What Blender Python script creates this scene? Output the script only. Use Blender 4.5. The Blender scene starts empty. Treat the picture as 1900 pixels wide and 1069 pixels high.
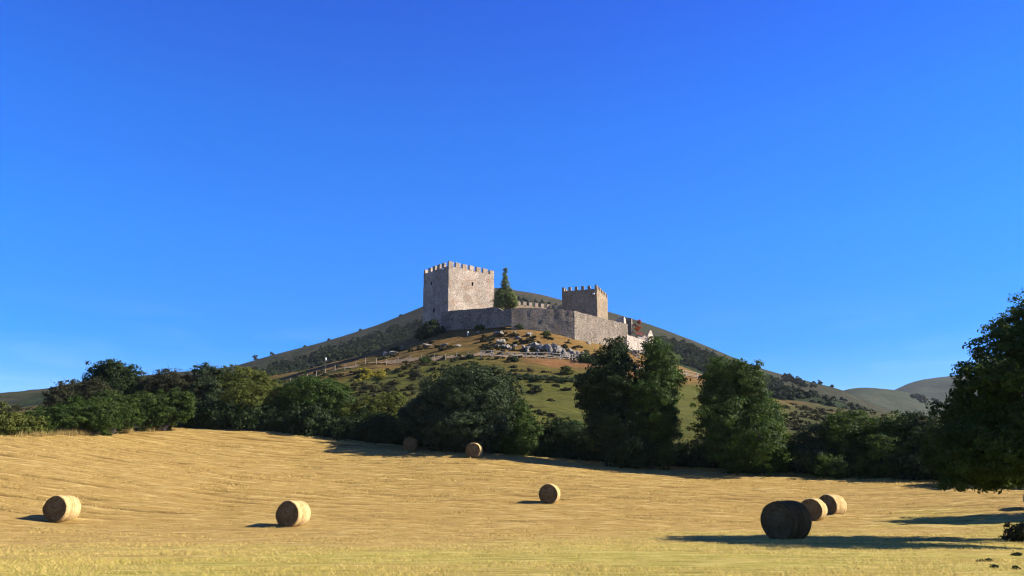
import bpy, math, random
import numpy as np
from mathutils import Vector

SC = bpy.context.scene
COL = SC.collection
R = np.random.default_rng(11)
random.seed(5)
rad = math.radians

# ------------------------------------------------------------ camera, sky, sun
F_PX, CX, CY, PITCH, CAM_Z = 1580.0, 950.0, 534.5, rad(13.87), 1.65
cd = bpy.data.cameras.new('camera'); cam = bpy.data.objects.new('camera', cd); COL.objects.link(cam)
cam.location = (0, 0, CAM_Z); cam.rotation_euler = (rad(90) + PITCH, 0, 0)
cd.sensor_width = 36.0; cd.lens = 36.0 * F_PX / 1900.0
cd.clip_start = 0.1; cd.clip_end = 12000
SC.camera = cam

SUN_AZ, SUN_EL = 89.5, 32.0          # azimuth from straight behind the camera towards the right
sdir = Vector((math.sin(rad(SUN_AZ)) * math.cos(rad(SUN_EL)), -math.cos(rad(SUN_AZ)) * math.cos(rad(SUN_EL)), math.sin(rad(SUN_EL))))
ld = bpy.data.lights.new('sun', 'SUN'); sun = bpy.data.objects.new('sun', ld); COL.objects.link(sun)
ld.energy = 5.0; ld.angle = rad(0.53); ld.color = (1.0, 0.91, 0.78)
sun.rotation_euler = sdir.to_track_quat('Z', 'Y').to_euler(); sun.location = (300, 40, 200)

W = bpy.data.worlds.new('World'); SC.world = W; W.use_nodes = True
nt = W.node_tree; nt.nodes.clear()
sky = nt.nodes.new('ShaderNodeTexSky'); sky.sky_type = 'NISHITA'; sky.sun_disc = False
sky.sun_elevation = rad(SUN_EL); sky.sun_rotation = math.atan2(sdir.x, sdir.y)
sky.air_density = 1.0; sky.dust_density = 0.25; sky.ozone_density = 3.0; sky.altitude = 900
hs = nt.nodes.new('ShaderNodeHueSaturation'); hs.inputs['Saturation'].default_value = 1.66; hs.inputs['Value'].default_value = 1.0; hs.inputs['Hue'].default_value = 0.517
bg = nt.nodes.new('ShaderNodeBackground'); bg.inputs['Strength'].default_value = 0.108
wo = nt.nodes.new('ShaderNodeOutputWorld')
nt.links.new(sky.outputs[0], hs.inputs['Color'])
geo = nt.nodes.new('ShaderNodeTexCoord'); sp = nt.nodes.new('ShaderNodeSeparateXYZ'); nt.links.new(geo.outputs['Generated'], sp.inputs[0])
zr = nt.nodes.new('ShaderNodeValToRGB'); cr = zr.color_ramp; cr.interpolation = 'LINEAR'   # deep, darker blue towards the zenith
stops = [(0, (.60, .54, .60)), (.2, (.74, .75, .85)), (.29, (.44, .87, .93)), (.41, (.36, .86, 1.01)), (.54, (.30, .67, 1.02)), (.72, (.20, .30, .40)), (1, (.12, .17, .24))]
while len(cr.elements) < len(stops): cr.elements.new(.5)
for e_, (q_, v_) in zip(cr.elements, stops): e_.position = q_; e_.color = (*v_, 1)
nt.links.new(sp.outputs[2], zr.inputs[0])
zm = nt.nodes.new('ShaderNodeVectorMath'); zm.operation = 'MULTIPLY'; nt.links.new(hs.outputs[0], zm.inputs[0]); nt.links.new(zr.outputs[0], zm.inputs[1])
# thin wisps of high cloud low over the horizon
mpn = nt.nodes.new('ShaderNodeMapping'); mpn.inputs['Scale'].default_value = (3.2, 3.2, 26); mpn.inputs['Rotation'].default_value = (0, .06, 0); nt.links.new(geo.outputs['Generated'], mpn.inputs[0])
cn = nt.nodes.new('ShaderNodeTexNoise'); cn.inputs['Scale'].default_value = 1.6; cn.inputs['Detail'].default_value = 6; cn.inputs['Distortion'].default_value = .6; nt.links.new(mpn.outputs[0], cn.inputs['Vector'])
c1 = nt.nodes.new('ShaderNodeMapRange'); nt.links.new(cn.outputs[0], c1.inputs[0])
for k_, v_ in ((1, .52), (2, .85), (3, 0), (4, .11)): c1.inputs[k_].default_value = v_
c2 = nt.nodes.new('ShaderNodeMapRange'); c2.interpolation_type = 'SMOOTHSTEP'; nt.links.new(sp.outputs[2], c2.inputs[0])
for k_, v_ in ((1, .23), (2, .15), (3, 0), (4, 1)): c2.inputs[k_].default_value = v_
c3 = nt.nodes.new('ShaderNodeMath'); c3.operation = 'MULTIPLY'; nt.links.new(c1.outputs[0], c3.inputs[0]); nt.links.new(c2.outputs[0], c3.inputs[1])
cm = nt.nodes.new('ShaderNodeMix'); cm.data_type = 'RGBA'; cm.inputs[7].default_value = (3.4, 4.2, 5.2, 1); nt.links.new(c3.outputs[0], cm.inputs[0]); nt.links.new(zm.outputs[0], cm.inputs[6])
nt.links.new(cm.outputs[2], bg.inputs[0]); nt.links.new(bg.outputs[0], wo.inputs[0])
SC.view_settings.view_transform = 'Standard'; SC.view_settings.look = 'None'
SC.view_settings.exposure = 1.35; SC.view_settings.gamma = 1.0
SC.render.engine = 'CYCLES'
SC.cycles.max_bounces = 6; SC.cycles.diffuse_bounces = 2; SC.cycles.transmission_bounces = 3
SC.cycles.transparent_max_bounces = 4; SC.cycles.volume_bounces = 0; SC.cycles.use_denoising = True; SC.cycles.filter_width = 1.1

# ------------------------------------------------------------ pixel of the photograph -> ray
def slope(px, py):
    u = (px - CX) / F_PX; v = (CY - py) / F_PX
    w = math.cos(PITCH) - v * math.sin(PITCH)
    return u / w, (math.sin(PITCH) + v * math.cos(PITCH)) / w
def P(px, py, Y):
    a, b = slope(px, py)
    return (a * Y, Y, CAM_Z + b * Y)
def to_px(x, y, z):
    dz = z - CAM_Z
    d = y * math.cos(PITCH) + dz * math.sin(PITCH)
    return CX + F_PX * x / d, CY - F_PX * (-y * math.sin(PITCH) + dz * math.cos(PITCH)) / d

# ------------------------------------------------------------ noise
def _h(ix, iy, iz, seed):
    n = (ix.astype(np.int64) * 374761393 + iy.astype(np.int64) * 668265263 + iz.astype(np.int64) * 1274126177 + seed * 974711) & 0x7fffffff
    n = ((n ^ (n >> 13)) * 1103515245 + 12345) & 0x7fffffff
    n = ((n ^ (n >> 15)) * 668265263) & 0x7fffffff
    return (n & 0xffff) / 32767.5 - 1.0
def vnoise(x, y, z=None, seed=0):
    x = np.asarray(x, float); y = np.asarray(y, float); z = np.zeros_like(x) if z is None else np.asarray(z, float)
    fx, fy, fz = np.floor(x), np.floor(y), np.floor(z)
    tx, ty, tz = x - fx, y - fy, z - fz
    tx, ty, tz = (t * t * (3 - 2 * t) for t in (tx, ty, tz))
    out = 0
    for i in (0, 1):
        for j in (0, 1):
            for k in (0, 1):
                w = (tx if i else 1 - tx) * (ty if j else 1 - ty) * (tz if k else 1 - tz)
                out = out + w * _h(fx + i, fy + j, fz + k, seed)
    return out
def fbm(x, y, z=None, seed=0, oct=4):
    s, a, f = 0, 0.5, 1.0
    for o in range(oct):
        s = s + a * vnoise(x * f, y * f, None if z is None else z * f, seed + o * 17); a *= .5; f *= 2.03
    return s

# ------------------------------------------------------------ mesh helpers
def mk(name, V, Fs, m=None, parent=None, smooth=False, attrs=None):
    """one mesh object; Fs is an (n,k) array or a list of such arrays/tuples"""
    V = np.asarray(V, np.float32).reshape(-1, 3)
    me = bpy.data.meshes.new(name)
    if isinstance(Fs, np.ndarray): Fs = [Fs]
    if Fs and not isinstance(Fs[0], np.ndarray):
        by = {}
        for f in Fs: by.setdefault(len(f), []).append(f)
        Fs = [np.array(a) for a in by.values()]
    loops = np.concatenate([f.reshape(-1) for f in Fs]).astype(np.int32)
    sizes = np.concatenate([np.full(len(f), f.shape[1]) for f in Fs]).astype(np.int32)
    starts = np.concatenate([[0], np.cumsum(sizes)[:-1]]).astype(np.int32)
    me.vertices.add(len(V)); me.vertices.foreach_set('co', V.ravel())
    me.loops.add(len(loops)); me.loops.foreach_set('vertex_index', loops)
    me.polygons.add(len(sizes)); me.polygons.foreach_set('loop_start', starts)
    me.polygons.foreach_set('use_smooth', np.full(len(sizes), bool(smooth)))
    me.update(calc_edges=True); me.validate()
    for k, (dom, val) in (attrs or {}).items():
        a = me.attributes.new(k, 'FLOAT', dom); a.data.foreach_set('value', np.asarray(val, np.float32))
    if m: me.materials.append(m)
    o = bpy.data.objects.new(name, me); COL.objects.link(o)
    if parent: o.parent = parent; o.matrix_parent_inverse = parent.matrix_world.inverted() if False else o.matrix_parent_inverse
    return o
class MB:
    """collects pieces and links them as ONE mesh object"""
    def __init__(s): s.v = []; s.f = []; s.n = 0
    def add(s, V, Fl):
        s.v.extend([tuple(map(float, p)) for p in V]); s.f.extend([tuple(int(i) + s.n for i in f) for f in Fl]); s.n = len(s.v)
    def box(s, c, ax, ay, az, jit=0.0):
        c, ax, ay, az = (np.array(t, float) for t in (c, ax, ay, az))
        V = [c + i * ax + j * ay + k * az + (R.uniform(-jit, jit, 3) if jit else 0) for k in (0, 1) for j in (0, 1) for i in (0, 1)]
        s.add(V, [(0, 2, 3, 1), (4, 5, 7, 6), (0, 1, 5, 4), (2, 6, 7, 3), (0, 4, 6, 2), (1, 3, 7, 5)])
    def tube(s, pts, rads, n=6):
        pts = [np.array(p, float) for p in pts]; V = []; Fl = []
        for i, p in enumerate(pts):
            d = pts[min(i + 1, len(pts) - 1)] - pts[max(i - 1, 0)]; d = d / (np.linalg.norm(d) + 1e-9)
            a = np.cross(d, (0.31, 0.9, 0.2) if abs(d[1]) < .8 else (1, 0, 0)); a /= np.linalg.norm(a); b = np.cross(d, a)
            for k in range(n):
                t = 2 * math.pi * k / n; V.append(p + rads[i] * (a * math.cos(t) + b * math.sin(t)))
        for i in range(len(pts) - 1):
            for k in range(n):
                q = (k + 1) % n; Fl.append((i * n + k, i * n + q, (i + 1) * n + q, (i + 1) * n + k))
        Fl.append(tuple(range(n - 1, -1, -1))); Fl.append(tuple((len(pts) - 1) * n + k for k in range(n)))
        s.add(V, Fl)
    def build(s, name, m, parent=None, smooth=False, org=None):
        V = np.array(s.v)
        if org is not None: V = V - np.array(org)
        return mk(name, V, s.f, m, parent, smooth)
def tag(o, label=None, cat=None, group=None, kind=None):
    if label: o['label'] = label
    if cat: o['category'] = cat
    if group: o['group'] = group
    if kind: o['kind'] = kind
    return o
def empty(name, loc, label, cat, group=None):
    o = bpy.data.objects.new(name, None); COL.objects.link(o); o.location = loc; o.empty_display_size = .3
    return tag(o, label, cat, group)
def copy_tree(o, parent=None):
    c = o.copy(); COL.objects.link(c)
    if parent: c.parent = parent
    for ch in o.children: copy_tree(ch, c)
    return c

# ------------------------------------------------------------ materials
class NT:
    def __init__(s, name, rough=0.9, spec=0.15):
        s.m = bpy.data.materials.new(name); s.m.use_nodes = True; s.t = s.m.node_tree; s.t.nodes.clear()
        s.out = s.n('ShaderNodeOutputMaterial'); s.b = s.n('ShaderNodeBsdfPrincipled')
        s.b.inputs['Roughness'].default_value = rough; s.b.inputs['Specular IOR Level'].default_value = spec
        s.l(s.b.outputs[0], s.out.inputs[0])
    def n(s, t, **k):
        x = s.t.nodes.new(t)
        for a, v in k.items(): setattr(x, a, v)
        return x
    def l(s, a, b): s.t.links.new(a, b)
    def coords(s, scale=(1, 1, 1), obj=True):
        tc = s.n('ShaderNodeTexCoord'); mp = s.n('ShaderNodeMapping'); mp.inputs['Scale'].default_value = scale
        s.l(tc.outputs['Object'], mp.inputs[0]); return mp.outputs[0]
    def noise(s, co, scale, detail=4, rough=.6, dist=0.0):
        x = s.n('ShaderNodeTexNoise'); x.inputs['Scale'].default_value = scale; x.inputs['Detail'].default_value = detail
        x.inputs['Roughness'].default_value = rough; x.inputs['Distortion'].default_value = dist
        s.l(co, x.inputs['Vector']); return x.outputs[0]
    def ramp(s, fac, stops, interp='LINEAR'):
        x = s.n('ShaderNodeValToRGB'); cr = x.color_ramp; cr.interpolation = interp
        while len(cr.elements) < len(stops): cr.elements.new(.5)
        for e, (p, c) in zip(cr.elements, stops):
            e.position = p; e.color = (*c, 1) if not isinstance(c, float) else (c, c, c, 1)
        s.l(fac, x.inputs[0]); return x.outputs[0]
    def mix(s, fac, a, b, blend='MIX'):
        x = s.n('ShaderNodeMix', data_type='RGBA', blend_type=blend)
        for so, v in ((x.inputs[0], fac), (x.inputs[6], a), (x.inputs[7], b)):
            if isinstance(v, (float, int)): so.default_value = v
            elif isinstance(v, tuple): so.default_value = (*v, 1)
            else: s.l(v, so)
        return x.outputs[2]
    def math(s, op, a, b=0.0, clamp=False):
        x = s.n('ShaderNodeMath', operation=op, use_clamp=clamp)
        for so, v in ((x.inputs[0], a), (x.inputs[1], b)):
            if isinstance(v, (float, int)): so.default_value = v
            else: s.l(v, so)
        return x.outputs[0]
    def attr(s, name):
        x = s.n('ShaderNodeAttribute'); x.attribute_name = name; return x.outputs['Fac']
    def bump(s, h, strength=.5, dist=.1):
        x = s.n('ShaderNodeBump'); x.inputs['Strength'].default_value = strength; x.inputs['Distance'].default_value = dist
        s.l(h, x.inputs['Height']); s.l(x.outputs[0], s.b.inputs['Normal'])
    def col(s, c):
        if isinstance(c, tuple): s.b.inputs['Base Color'].default_value = (*c, 1)
        else: s.l(c, s.b.inputs['Base Color'])
        return s.m

def stone_mat(name, light, mid, dark, scale=1.0, red=0.0):
    t = NT(name, .95, .1)
    co = t.coords((1, 1, 1.9))
    v = t.n('ShaderNodeTexVoronoi', feature='F1'); v.inputs['Scale'].default_value = 1.9 * scale; v.inputs['Randomness'].default_value = 1
    t.l(co, v.inputs['Vector'])
    e = t.n('ShaderNodeTexVoronoi', feature='DISTANCE_TO_EDGE'); e.inputs['Scale'].default_value = 1.9 * scale
    t.l(co, e.inputs['Vector'])
    sep = t.n('ShaderNodeSeparateColor'); t.l(v.outputs['Color'], sep.inputs[0])
    big = t.noise(co, .16, 5, .65)
    c = t.ramp(sep.outputs[0], [(0, dark), (.3, mid), (.62, light), (1, tuple(min(1, q * 1.12) for q in light))])
    c = t.mix(t.ramp(big, [(.38, 0.0), (.62, 1.0)]), c, t.mix(.5, c, mid))
    stain = t.noise(t.coords((.5, .5, .16)), .9, 5, .7, .8)
    c = t.mix(t.ramp(stain, [(.40, .55), (.60, 0.0)]), c, tuple(q * .55 for q in mid))
    c = t.mix(t.ramp(t.noise(t.coords(), .22, 4, .6), [(.5, 0.0), (.68, .55)]), c, tuple(min(1, q * 1.18) for q in light))
    grit = t.noise(co, 2.6, 6, .75)
    c = t.mix(t.ramp(grit, [(.52, 0.0), (.66, .62)]), c, dark)
    if red: c = t.mix(t.ramp(t.noise(co, .33, 4, .7), [(.5, 0.0), (.66, red)]), c, (.30, .15, .075))
    joint = t.ramp(e.outputs['Distance'], [(0, 0.0), (.09, 1.0)])
    c = t.mix(joint, tuple(q * .6 for q in dark), c)
    h = t.math('ADD', t.math('MULTIPLY', joint, .6), t.math('ADD', t.math('MULTIPLY', sep.outputs[1], .7), t.math('MULTIPLY', grit, .8)))
    t.bump(h, .8, .13)
    return t.col(c)

def leaf_mat(name, dark, light, trans=.22, hue=None):
    t = NT(name, .65, .10)
    tint = t.attr('tint')
    stops = [(0, dark), (1, light)] if hue is None else [(0, dark), (.72, light), (1, hue)]
    c = t.ramp(tint, stops)
    c = t.mix(t.ramp(t.noise(t.coords(), .5, 3, .6), [(.35, 0.0), (.7, .5)]), c, t.mix(.5, c, light))
    t.col(c)
    tr = t.n('ShaderNodeBsdfTranslucent'); t.l(t.mix(.5, c, tuple(min(1, q * 1.8) for q in light)), tr.inputs[0])
    mx = t.n('ShaderNodeMixShader'); mx.inputs[0].default_value = trans
    t.l(t.b.outputs[0], mx.inputs[1]); t.l(tr.outputs[0], mx.inputs[2]); t.l(mx.outputs[0], t.out.inputs[0])
    return t.m
def plain(name, c, rough=.8, var=.25, scale=3.0):
    t = NT(name, rough, .2); n = t.noise(t.coords(), scale, 5, .65)
    t.bump(n, .4, .03)
    return t.col(t.ramp(n, [(.3, tuple(q * (1 - var) for q in c)), (.7, tuple(min(1, q * (1 + var)) for q in c))]))

M = {}
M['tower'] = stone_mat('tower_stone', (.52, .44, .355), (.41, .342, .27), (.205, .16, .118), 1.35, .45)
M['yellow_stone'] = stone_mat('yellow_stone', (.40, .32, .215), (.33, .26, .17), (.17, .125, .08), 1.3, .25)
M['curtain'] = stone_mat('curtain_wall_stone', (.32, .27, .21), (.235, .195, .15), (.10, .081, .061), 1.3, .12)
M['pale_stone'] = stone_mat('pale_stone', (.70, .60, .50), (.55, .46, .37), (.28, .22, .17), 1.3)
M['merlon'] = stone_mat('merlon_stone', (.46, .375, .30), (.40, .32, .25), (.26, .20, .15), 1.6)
M['dark_void'] = plain('dark_interior', (.02, .018, .016), .95)
M['white_metal'] = plain('white_paint', (.8, .8, .78), .5, .05)
M['post'] = plain('weathered_wood', (.25, .205, .155), .9, .3, 6)
M['rail'] = plain('pale_rail_wood', (.32, .295, .26), .85, .2, 4)
M['dark_post'] = plain('dark_post', (.06, .05, .045), .9)
M['bark'] = plain('bark', (.085, .065, .048), .95, .4, 5)
M['twig'] = plain('twig_bark', (.050, .042, .036), .95, .3, 5)
M['roof_tile'] = plain('red_roof_tile', (.34, .135, .085), .9, .4, 3)
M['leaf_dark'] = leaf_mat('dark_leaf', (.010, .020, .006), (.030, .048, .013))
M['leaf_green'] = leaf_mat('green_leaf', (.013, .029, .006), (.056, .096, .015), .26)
M['leaf_mid'] = leaf_mat('mid_green_leaf', (.013, .026, .006), (.056, .09, .015), .3)
M['leaf_yellow'] = leaf_mat('yellow_green_leaf', (.030, .040, .008), (.098, .112, .018))
M['leaf_brown'] = leaf_mat('brown_green_leaf', (.020, .021, .010), (.044, .046, .019))
M['leaf_grey'] = leaf_mat('greyish_leaf', (.012, .021, .008), (.038, .056, .021), hue=(.095, .12, .052))
M['leaf_red'] = leaf_mat('red_leaf', (.18, .045, .02), (.42, .12, .045))
M['leaf_gorse'] = leaf_mat('gorse_leaf', (.09, .085, .012), (.34, .29, .03))
M['leaf_conifer'] = leaf_mat('poplar_leaf', (.06, .08, .028), (.17, .21, .07), .3)
M['leaf_far'] = leaf_mat('far_wood_leaf', (.014, .021, .009), (.032, .044, .017), .12)
M['heather'] = leaf_mat('heather_leaf', (.020, .022, .008), (.050, .048, .016))
M['dry_blade'] = leaf_mat('dry_grass_blade', (.20, .145, .05), (.36, .27, .10), .3, (.20, .21, .06))
M['stubble'] = leaf_mat('stubble_blade', (.27, .175, .045), (.58, .43, .15), .3, (.34, .31, .05))

# ------------------------------------------------------------ the lie of the land
EDGE = np.array([(-260, 20), (-120, 44), (-75, 62), (-47, 76), (-38.5, 100), (-20, 98), (0, 93), (14, 88.5), (24, 83.5), (36, 76), (46, 69), (62, 62), (130, 55), (260, 50)], float)
def edge_y(x): return np.interp(x, EDGE[:, 0], EDGE[:, 1])
pix = [  # field
 (115, 967, 47), (540, 977, 47), (1020, 934, 61), (1510, 965, 55), (1550, 957, 57), (1458, 1000, 35), (880, 848, 83), (762, 836, 91),
 (0, 817, 74), (170, 803, 88), (345, 792, 100), (480, 797, 99), (620, 811, 97), (1080, 858, 88), (1250, 873, 82.5), (1450, 889, 76), (1700, 906, 68), (1900, 921, 62),
 (0, 900, 55), (350, 880, 68), (700, 890, 72), (300, 830, 85), (600, 850, 84), (1300, 915, 66), (0, 1069, 18), (950, 1069, 18.1), (1900, 1069, 18.2), (700, 1010, 32), (200, 1010, 32),
 # knoll under the castle
 (785, 620, 212), (822, 616, 203), (890, 614, 198), (949, 615, 194.2), (1010, 620, 194.4), (1066, 633, 195.2), (1115, 641, 204), (1165, 652, 213),
 (870, 640, 190), (950, 640, 188), (1030, 645, 189), (1090, 655, 192), (740, 646, 205), (690, 660, 203), (640, 676, 200), (600, 692, 190), (540, 713, 184), (480, 735, 180),
 (660, 681, 188), (735, 670, 185), (800, 666, 182), (870, 664, 180), (950, 663, 180), (1050, 670, 181), (1110, 675, 184), (1200, 686, 192), (1280, 699, 200), (1340, 718, 205),
 (950, 690, 166), (1080, 696, 168), (1000, 720, 150), (1000, 765, 128), (1010, 808, 110), (780, 702, 160), (600, 722, 166), (690, 735, 148), (700, 775, 124), (560, 750, 140),
 (1280, 735, 170), (1280, 780, 135), (1280, 828, 104), (1430, 760, 175), (1460, 800, 130), (1480, 840, 96), (1400, 735, 210),
 # meadow on the left, scrub on the right
 (50, 802, 96), (50, 778, 150), (50, 757, 240), (220, 768, 150), (220, 740, 240), (400, 745, 165), (420, 718, 250), (-300, 800, 150), (-300, 790, 250),
 (1560, 815, 140), (1580, 780, 230), (1750, 838, 130), (1750, 795, 230), (2000, 840, 130), (2100, 815, 240),
 (500, 705, 270), (1500, 752, 270), (1300, 735, 280)]
TP = [P(*t) for t in pix] + [(0, 0, 0), (-60, 0, .4), (60, 0, -.3), (-60, 30, 1.2), (60, 30, -.3), (0, -60, -.8), (-120, -60, 1), (120, -60, -1.5), (110, 55, 1.0), (-110, 44, 6.5), (-200, 60, 9), (200, 60, 2), (-260, -60, 3), (260, -60, -2),
 (-10, 222, 45.5), (10, 225, 45.5), (22, 226, 44.5), (0, 250, 45), (0, 285, 42), (300, 300, 26), (-300, 300, 30), (300, 150, 12), (-300, 150, 18)]
TP = np.array(TP)
def _tps(r2): return np.where(r2 > 1e-9, r2 * np.log(r2 + 1e-12) * .5, 0)
def _fit(pts):
    q = pts[:, :2] / 100; n = len(q)
    K = _tps(((q[:, None] - q[None]) ** 2).sum(-1)) + np.eye(n) * 2e-4
    A = np.zeros((n + 3, n + 3)); A[:n, :n] = K; A[:n, n] = 1; A[:n, n + 1:] = q; A[n, :n] = 1; A[n + 1:, :n] = q.T
    return q, np.linalg.solve(A, np.concatenate([pts[:, 2], np.zeros(3)]))
TQ, TW = _fit(TP)
def base_z(x, y):
    x = np.asarray(x, float); y = np.asarray(y, float); sh = x.shape
    X = np.stack([x.ravel(), y.ravel()], 1) / 100; out = np.empty(len(X))
    for i in range(0, len(X), 40000):
        c = X[i:i + 40000]
        out[i:i + 40000] = _tps(((c[:, None] - TQ[None]) ** 2).sum(-1)) @ TW[:-3] + TW[-3] + c @ TW[-2:]
    return out.reshape(sh)
def relief(x, y):     # small relief of the knoll, fading out in the field
    f = np.clip((y - edge_y(x) - 2) / 14, 0, 1)
    cast = np.clip((np.hypot(x - 4, (y - 214) * 1.0) - 20) / 14, 0.12, 1)
    a = fbm(x / 22, y / 11, seed=3, oct=4) * 1.5 + fbm(x / 5.5, y / 2.2, seed=9, oct=3) * .55
    return f * cast * a
def gz(x, y): return float((base_z(np.array([x]), np.array([y])) + relief(np.array([x]), np.array([y])))[0])
def grid_faces(nr, nc, keep=None):
    i, j = np.meshgrid(np.arange(nr - 1), np.arange(nc - 1), indexing='ij')
    a = i * nc + j; Fq = np.stack([a, a + 1, a + nc + 1, a + nc], -1).reshape(-1, 4)
    return Fq if keep is None else Fq[keep.reshape(-1)]
def sheet(name, X, Y, Z, m, keep=None, attrs=None):
    nr, nc = X.shape; V = np.stack([X, Y, Z], -1).reshape(-1, 3); Fq = grid_faces(nr, nc, keep)
    used = np.unique(Fq); mp = np.full(nr * nc, -1); mp[used] = np.arange(len(used))
    at = {k: ('POINT', v.reshape(-1)[used]) for k, v in (attrs or {}).items()}
    return mk(name, V[used], mp[Fq], m, None, True, at)

# field of cut hay
def field_mat():
    t = NT('cut_hay', .95, .08)
    co = t.coords(); st = t.coords((.35, 2.2, 1)); 
    rows = t.attr('rows')
    big = t.noise(co, .07, 4, .6); fine = t.noise(st, 2.4, 7, .75, .3); mid = t.noise(t.coords((.25, 1.1, 1)), .8, 5, .7, .6)
    c = t.ramp(fine, [(.30, (.13, .078, .020)), (.45, (.28, .184, .053)), (.58, (.362, .249, .078)), (.72, (.54, .405, .16))])
    c = t.mix(t.ramp(mid, [(.4, 0.0), (.7, .55)]), c, (.315, .195, .054))
    green = t.attr('green'); g = t.ramp(t.math('ADD', green, t.math('MULTIPLY', t.math('SUBTRACT', t.noise(t.coords((.3, .8, 1)), .35, 6, .75, .5), .5), 2.0)), [(.3, 0.0), (1.0, .8)])
    gcol = t.ramp(fine, [(.3, (.15, .145, .018)), (.5, (.30, .275, .045)), (.68, (.56, .49, .14))])
    c = t.mix(g, c, gcol)
    c = t.mix(t.ramp(rows, [(0.0, 0.9), (.5, 0.0)]), c, (.14, .084, .022))
    c = t.mix(t.ramp(t.math('MULTIPLY', rows, fine), [(.42, 0.0), (.62, .4)]), c, (.60, .45, .18))
    t.bump(t.math('ADD', fine, t.math('MULTIPLY', mid, 1.5)), .9, .14)
    return t.col(c)
M['field'] = field_mat()
ys = np.concatenate([np.arange(-70, 14, 6), np.arange(14, 46, .22), np.arange(46, 108, .34)])
xs = np.concatenate([np.arange(-200, -62, 4), np.arange(-62, 62, .3), np.arange(62, 201, 4)])
X, Y = np.meshgrid(xs, ys); ED = edge_y(X)
def row_fields(X, Y):                                                  # mowing rows
    rc = Y + X * (.03 + .15 * np.clip((Y - 42) / 30, 0, 1)) + 1.2 * fbm(X / 40, Y / 40, seed=5, oct=2)
    return rc, .5 + .5 * np.sin(rc * 2 * math.pi / 1.7 + 1.1 * fbm(X / 12, Y / 3, seed=8, oct=3))
rowc, rows = row_fields(X, Y)
rown = fbm(X / 2.6, rowc / .5, seed=21, oct=3)
rowm = np.clip((Y - 26) / 25, 0.15, 1)
Z = base_z(X, Y) + rowm * (.09 * rows * (1 + rown) + .09 * rown) + .03 * fbm(X / .9, Y / .6, seed=2, oct=2)
green = np.clip(1.3 - (Y - 16) / 24 + .024 * X + .55 * fbm(X / 9, Y / 7, seed=14, oct=3), 0, 1) * .9
keepf = (Y < ED + 1.6)[:-1, :-1]
rv = np.clip(rows * .6 + .32 + rown * 1.0, 0, 1)
rv = 1 - (1 - rv) * rowm
tag(sheet('field', X, Y, Z, M['field'], keepf, {'green': green, 'rows': rv}), kind='structure')

# knoll and meadows behind the hedge
def hill_mat():
    t = NT('hill_grass', .95, .08)
    co = t.coords(); st = t.coords((.5, 1.6, 1))
    fine = t.noise(st, 1.5, 7, .75); mid = t.noise(t.coords((.35, 1.2, 1)), .28, 5, .7, .5)
    g = t.ramp(fine, [(.3, (.034, .040, .007)), (.55, (.070, .074, .013)), (.75, (.12, .11, .026))])
    d = t.ramp(fine, [(.3, (.085, .046, .014)), (.52, (.16, .092, .028)), (.72, (.25, .16, .058))])
    o = t.ramp(fine, [(.3, (.10, .043, .015)), (.7, (.24, .12, .048))])
    dry = t.math('ADD', t.attr('dry'), t.math('MULTIPLY', t.math('SUBTRACT', mid, .5), .9), True)
    c = t.mix(dry, g, d)
    c = t.mix(t.attr('bracken'), c, o)
    scrub = t.ramp(t.noise(t.coords((.3, 1, 1)), .45, 6, .72, .4), [(.48, 0.0), (.62, .9)])
    c = t.mix(t.math('MULTIPLY', scrub, t.attr('scrub')), c, t.ramp(fine, [(.3, (.012, .014, .004)), (.7, (.030, .032, .010))]))
    c = t.mix(t.math('MULTIPLY', t.attr('moor'), t.ramp(mid, [(.3, .95), (.75, .45)])), c, t.ramp(fine, [(.3, (.020, .024, .008)), (.7, (.052, .050, .020))]))
    t.bump(t.math('ADD', fine, t.math('MULTIPLY', mid, 2.0)), .7, .35)
    return t.col(c)
M['hill'] = hill_mat()
ys = np.concatenate([np.arange(44, 110, .9), np.arange(110, 222, .7), np.arange(222, 330, 2.5)])
xs = np.concatenate([np.arange(-330, -100, 4), np.arange(-100, 100, .75), np.arange(100, 331, 4)])
X, Y = np.meshgrid(xs, ys); ED = edge_y(X)
off = -.35 * (1 - np.clip((Y - ED - 1.2) / 3, 0, 1))
Z = base_z(X, Y) + relief(X, Y) + off
elev = Z
nz = fbm(X / 14, Y / 9, seed=31, oct=4)
dry = np.clip((elev - 25 + nz * 13) / 8, 0, 1) * .95
dry = np.maximum(dry, np.clip((-X - 45) / 20, 0, 1) * .55)
brk = np.clip(1 - np.abs(elev - 29) / 4.5, 0, 1) * np.clip((X + 12) / 14, 0, 1) * np.clip(.75 + nz, 0, 1) * np.clip((60 - X) / 12, 0, 1)
scr = np.clip((-X + 4) / 14, .12, 1) * np.clip(1.15 - np.clip((elev - 31) / 9, 0, 1) * .6, 0, 1)
scr = np.maximum(scr, np.clip((X - 45) / 20, 0, 1))
dry = np.maximum(dry, np.clip((X - 55) / 15, 0, 1) * .15)
moor = np.maximum(np.clip((X / np.maximum(Y, 1) - .30) / .04, 0, 1), np.clip((-X / np.maximum(Y, 1) - .36) / .06, 0, .55))
tag(sheet('castle_hill', X, Y, Z, M['hill'], (Y > ED - 2.5)[:-1, :-1], {'moor': moor, 'dry': dry, 'bracken': brk, 'scrub': scr}), kind='structure')

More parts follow.
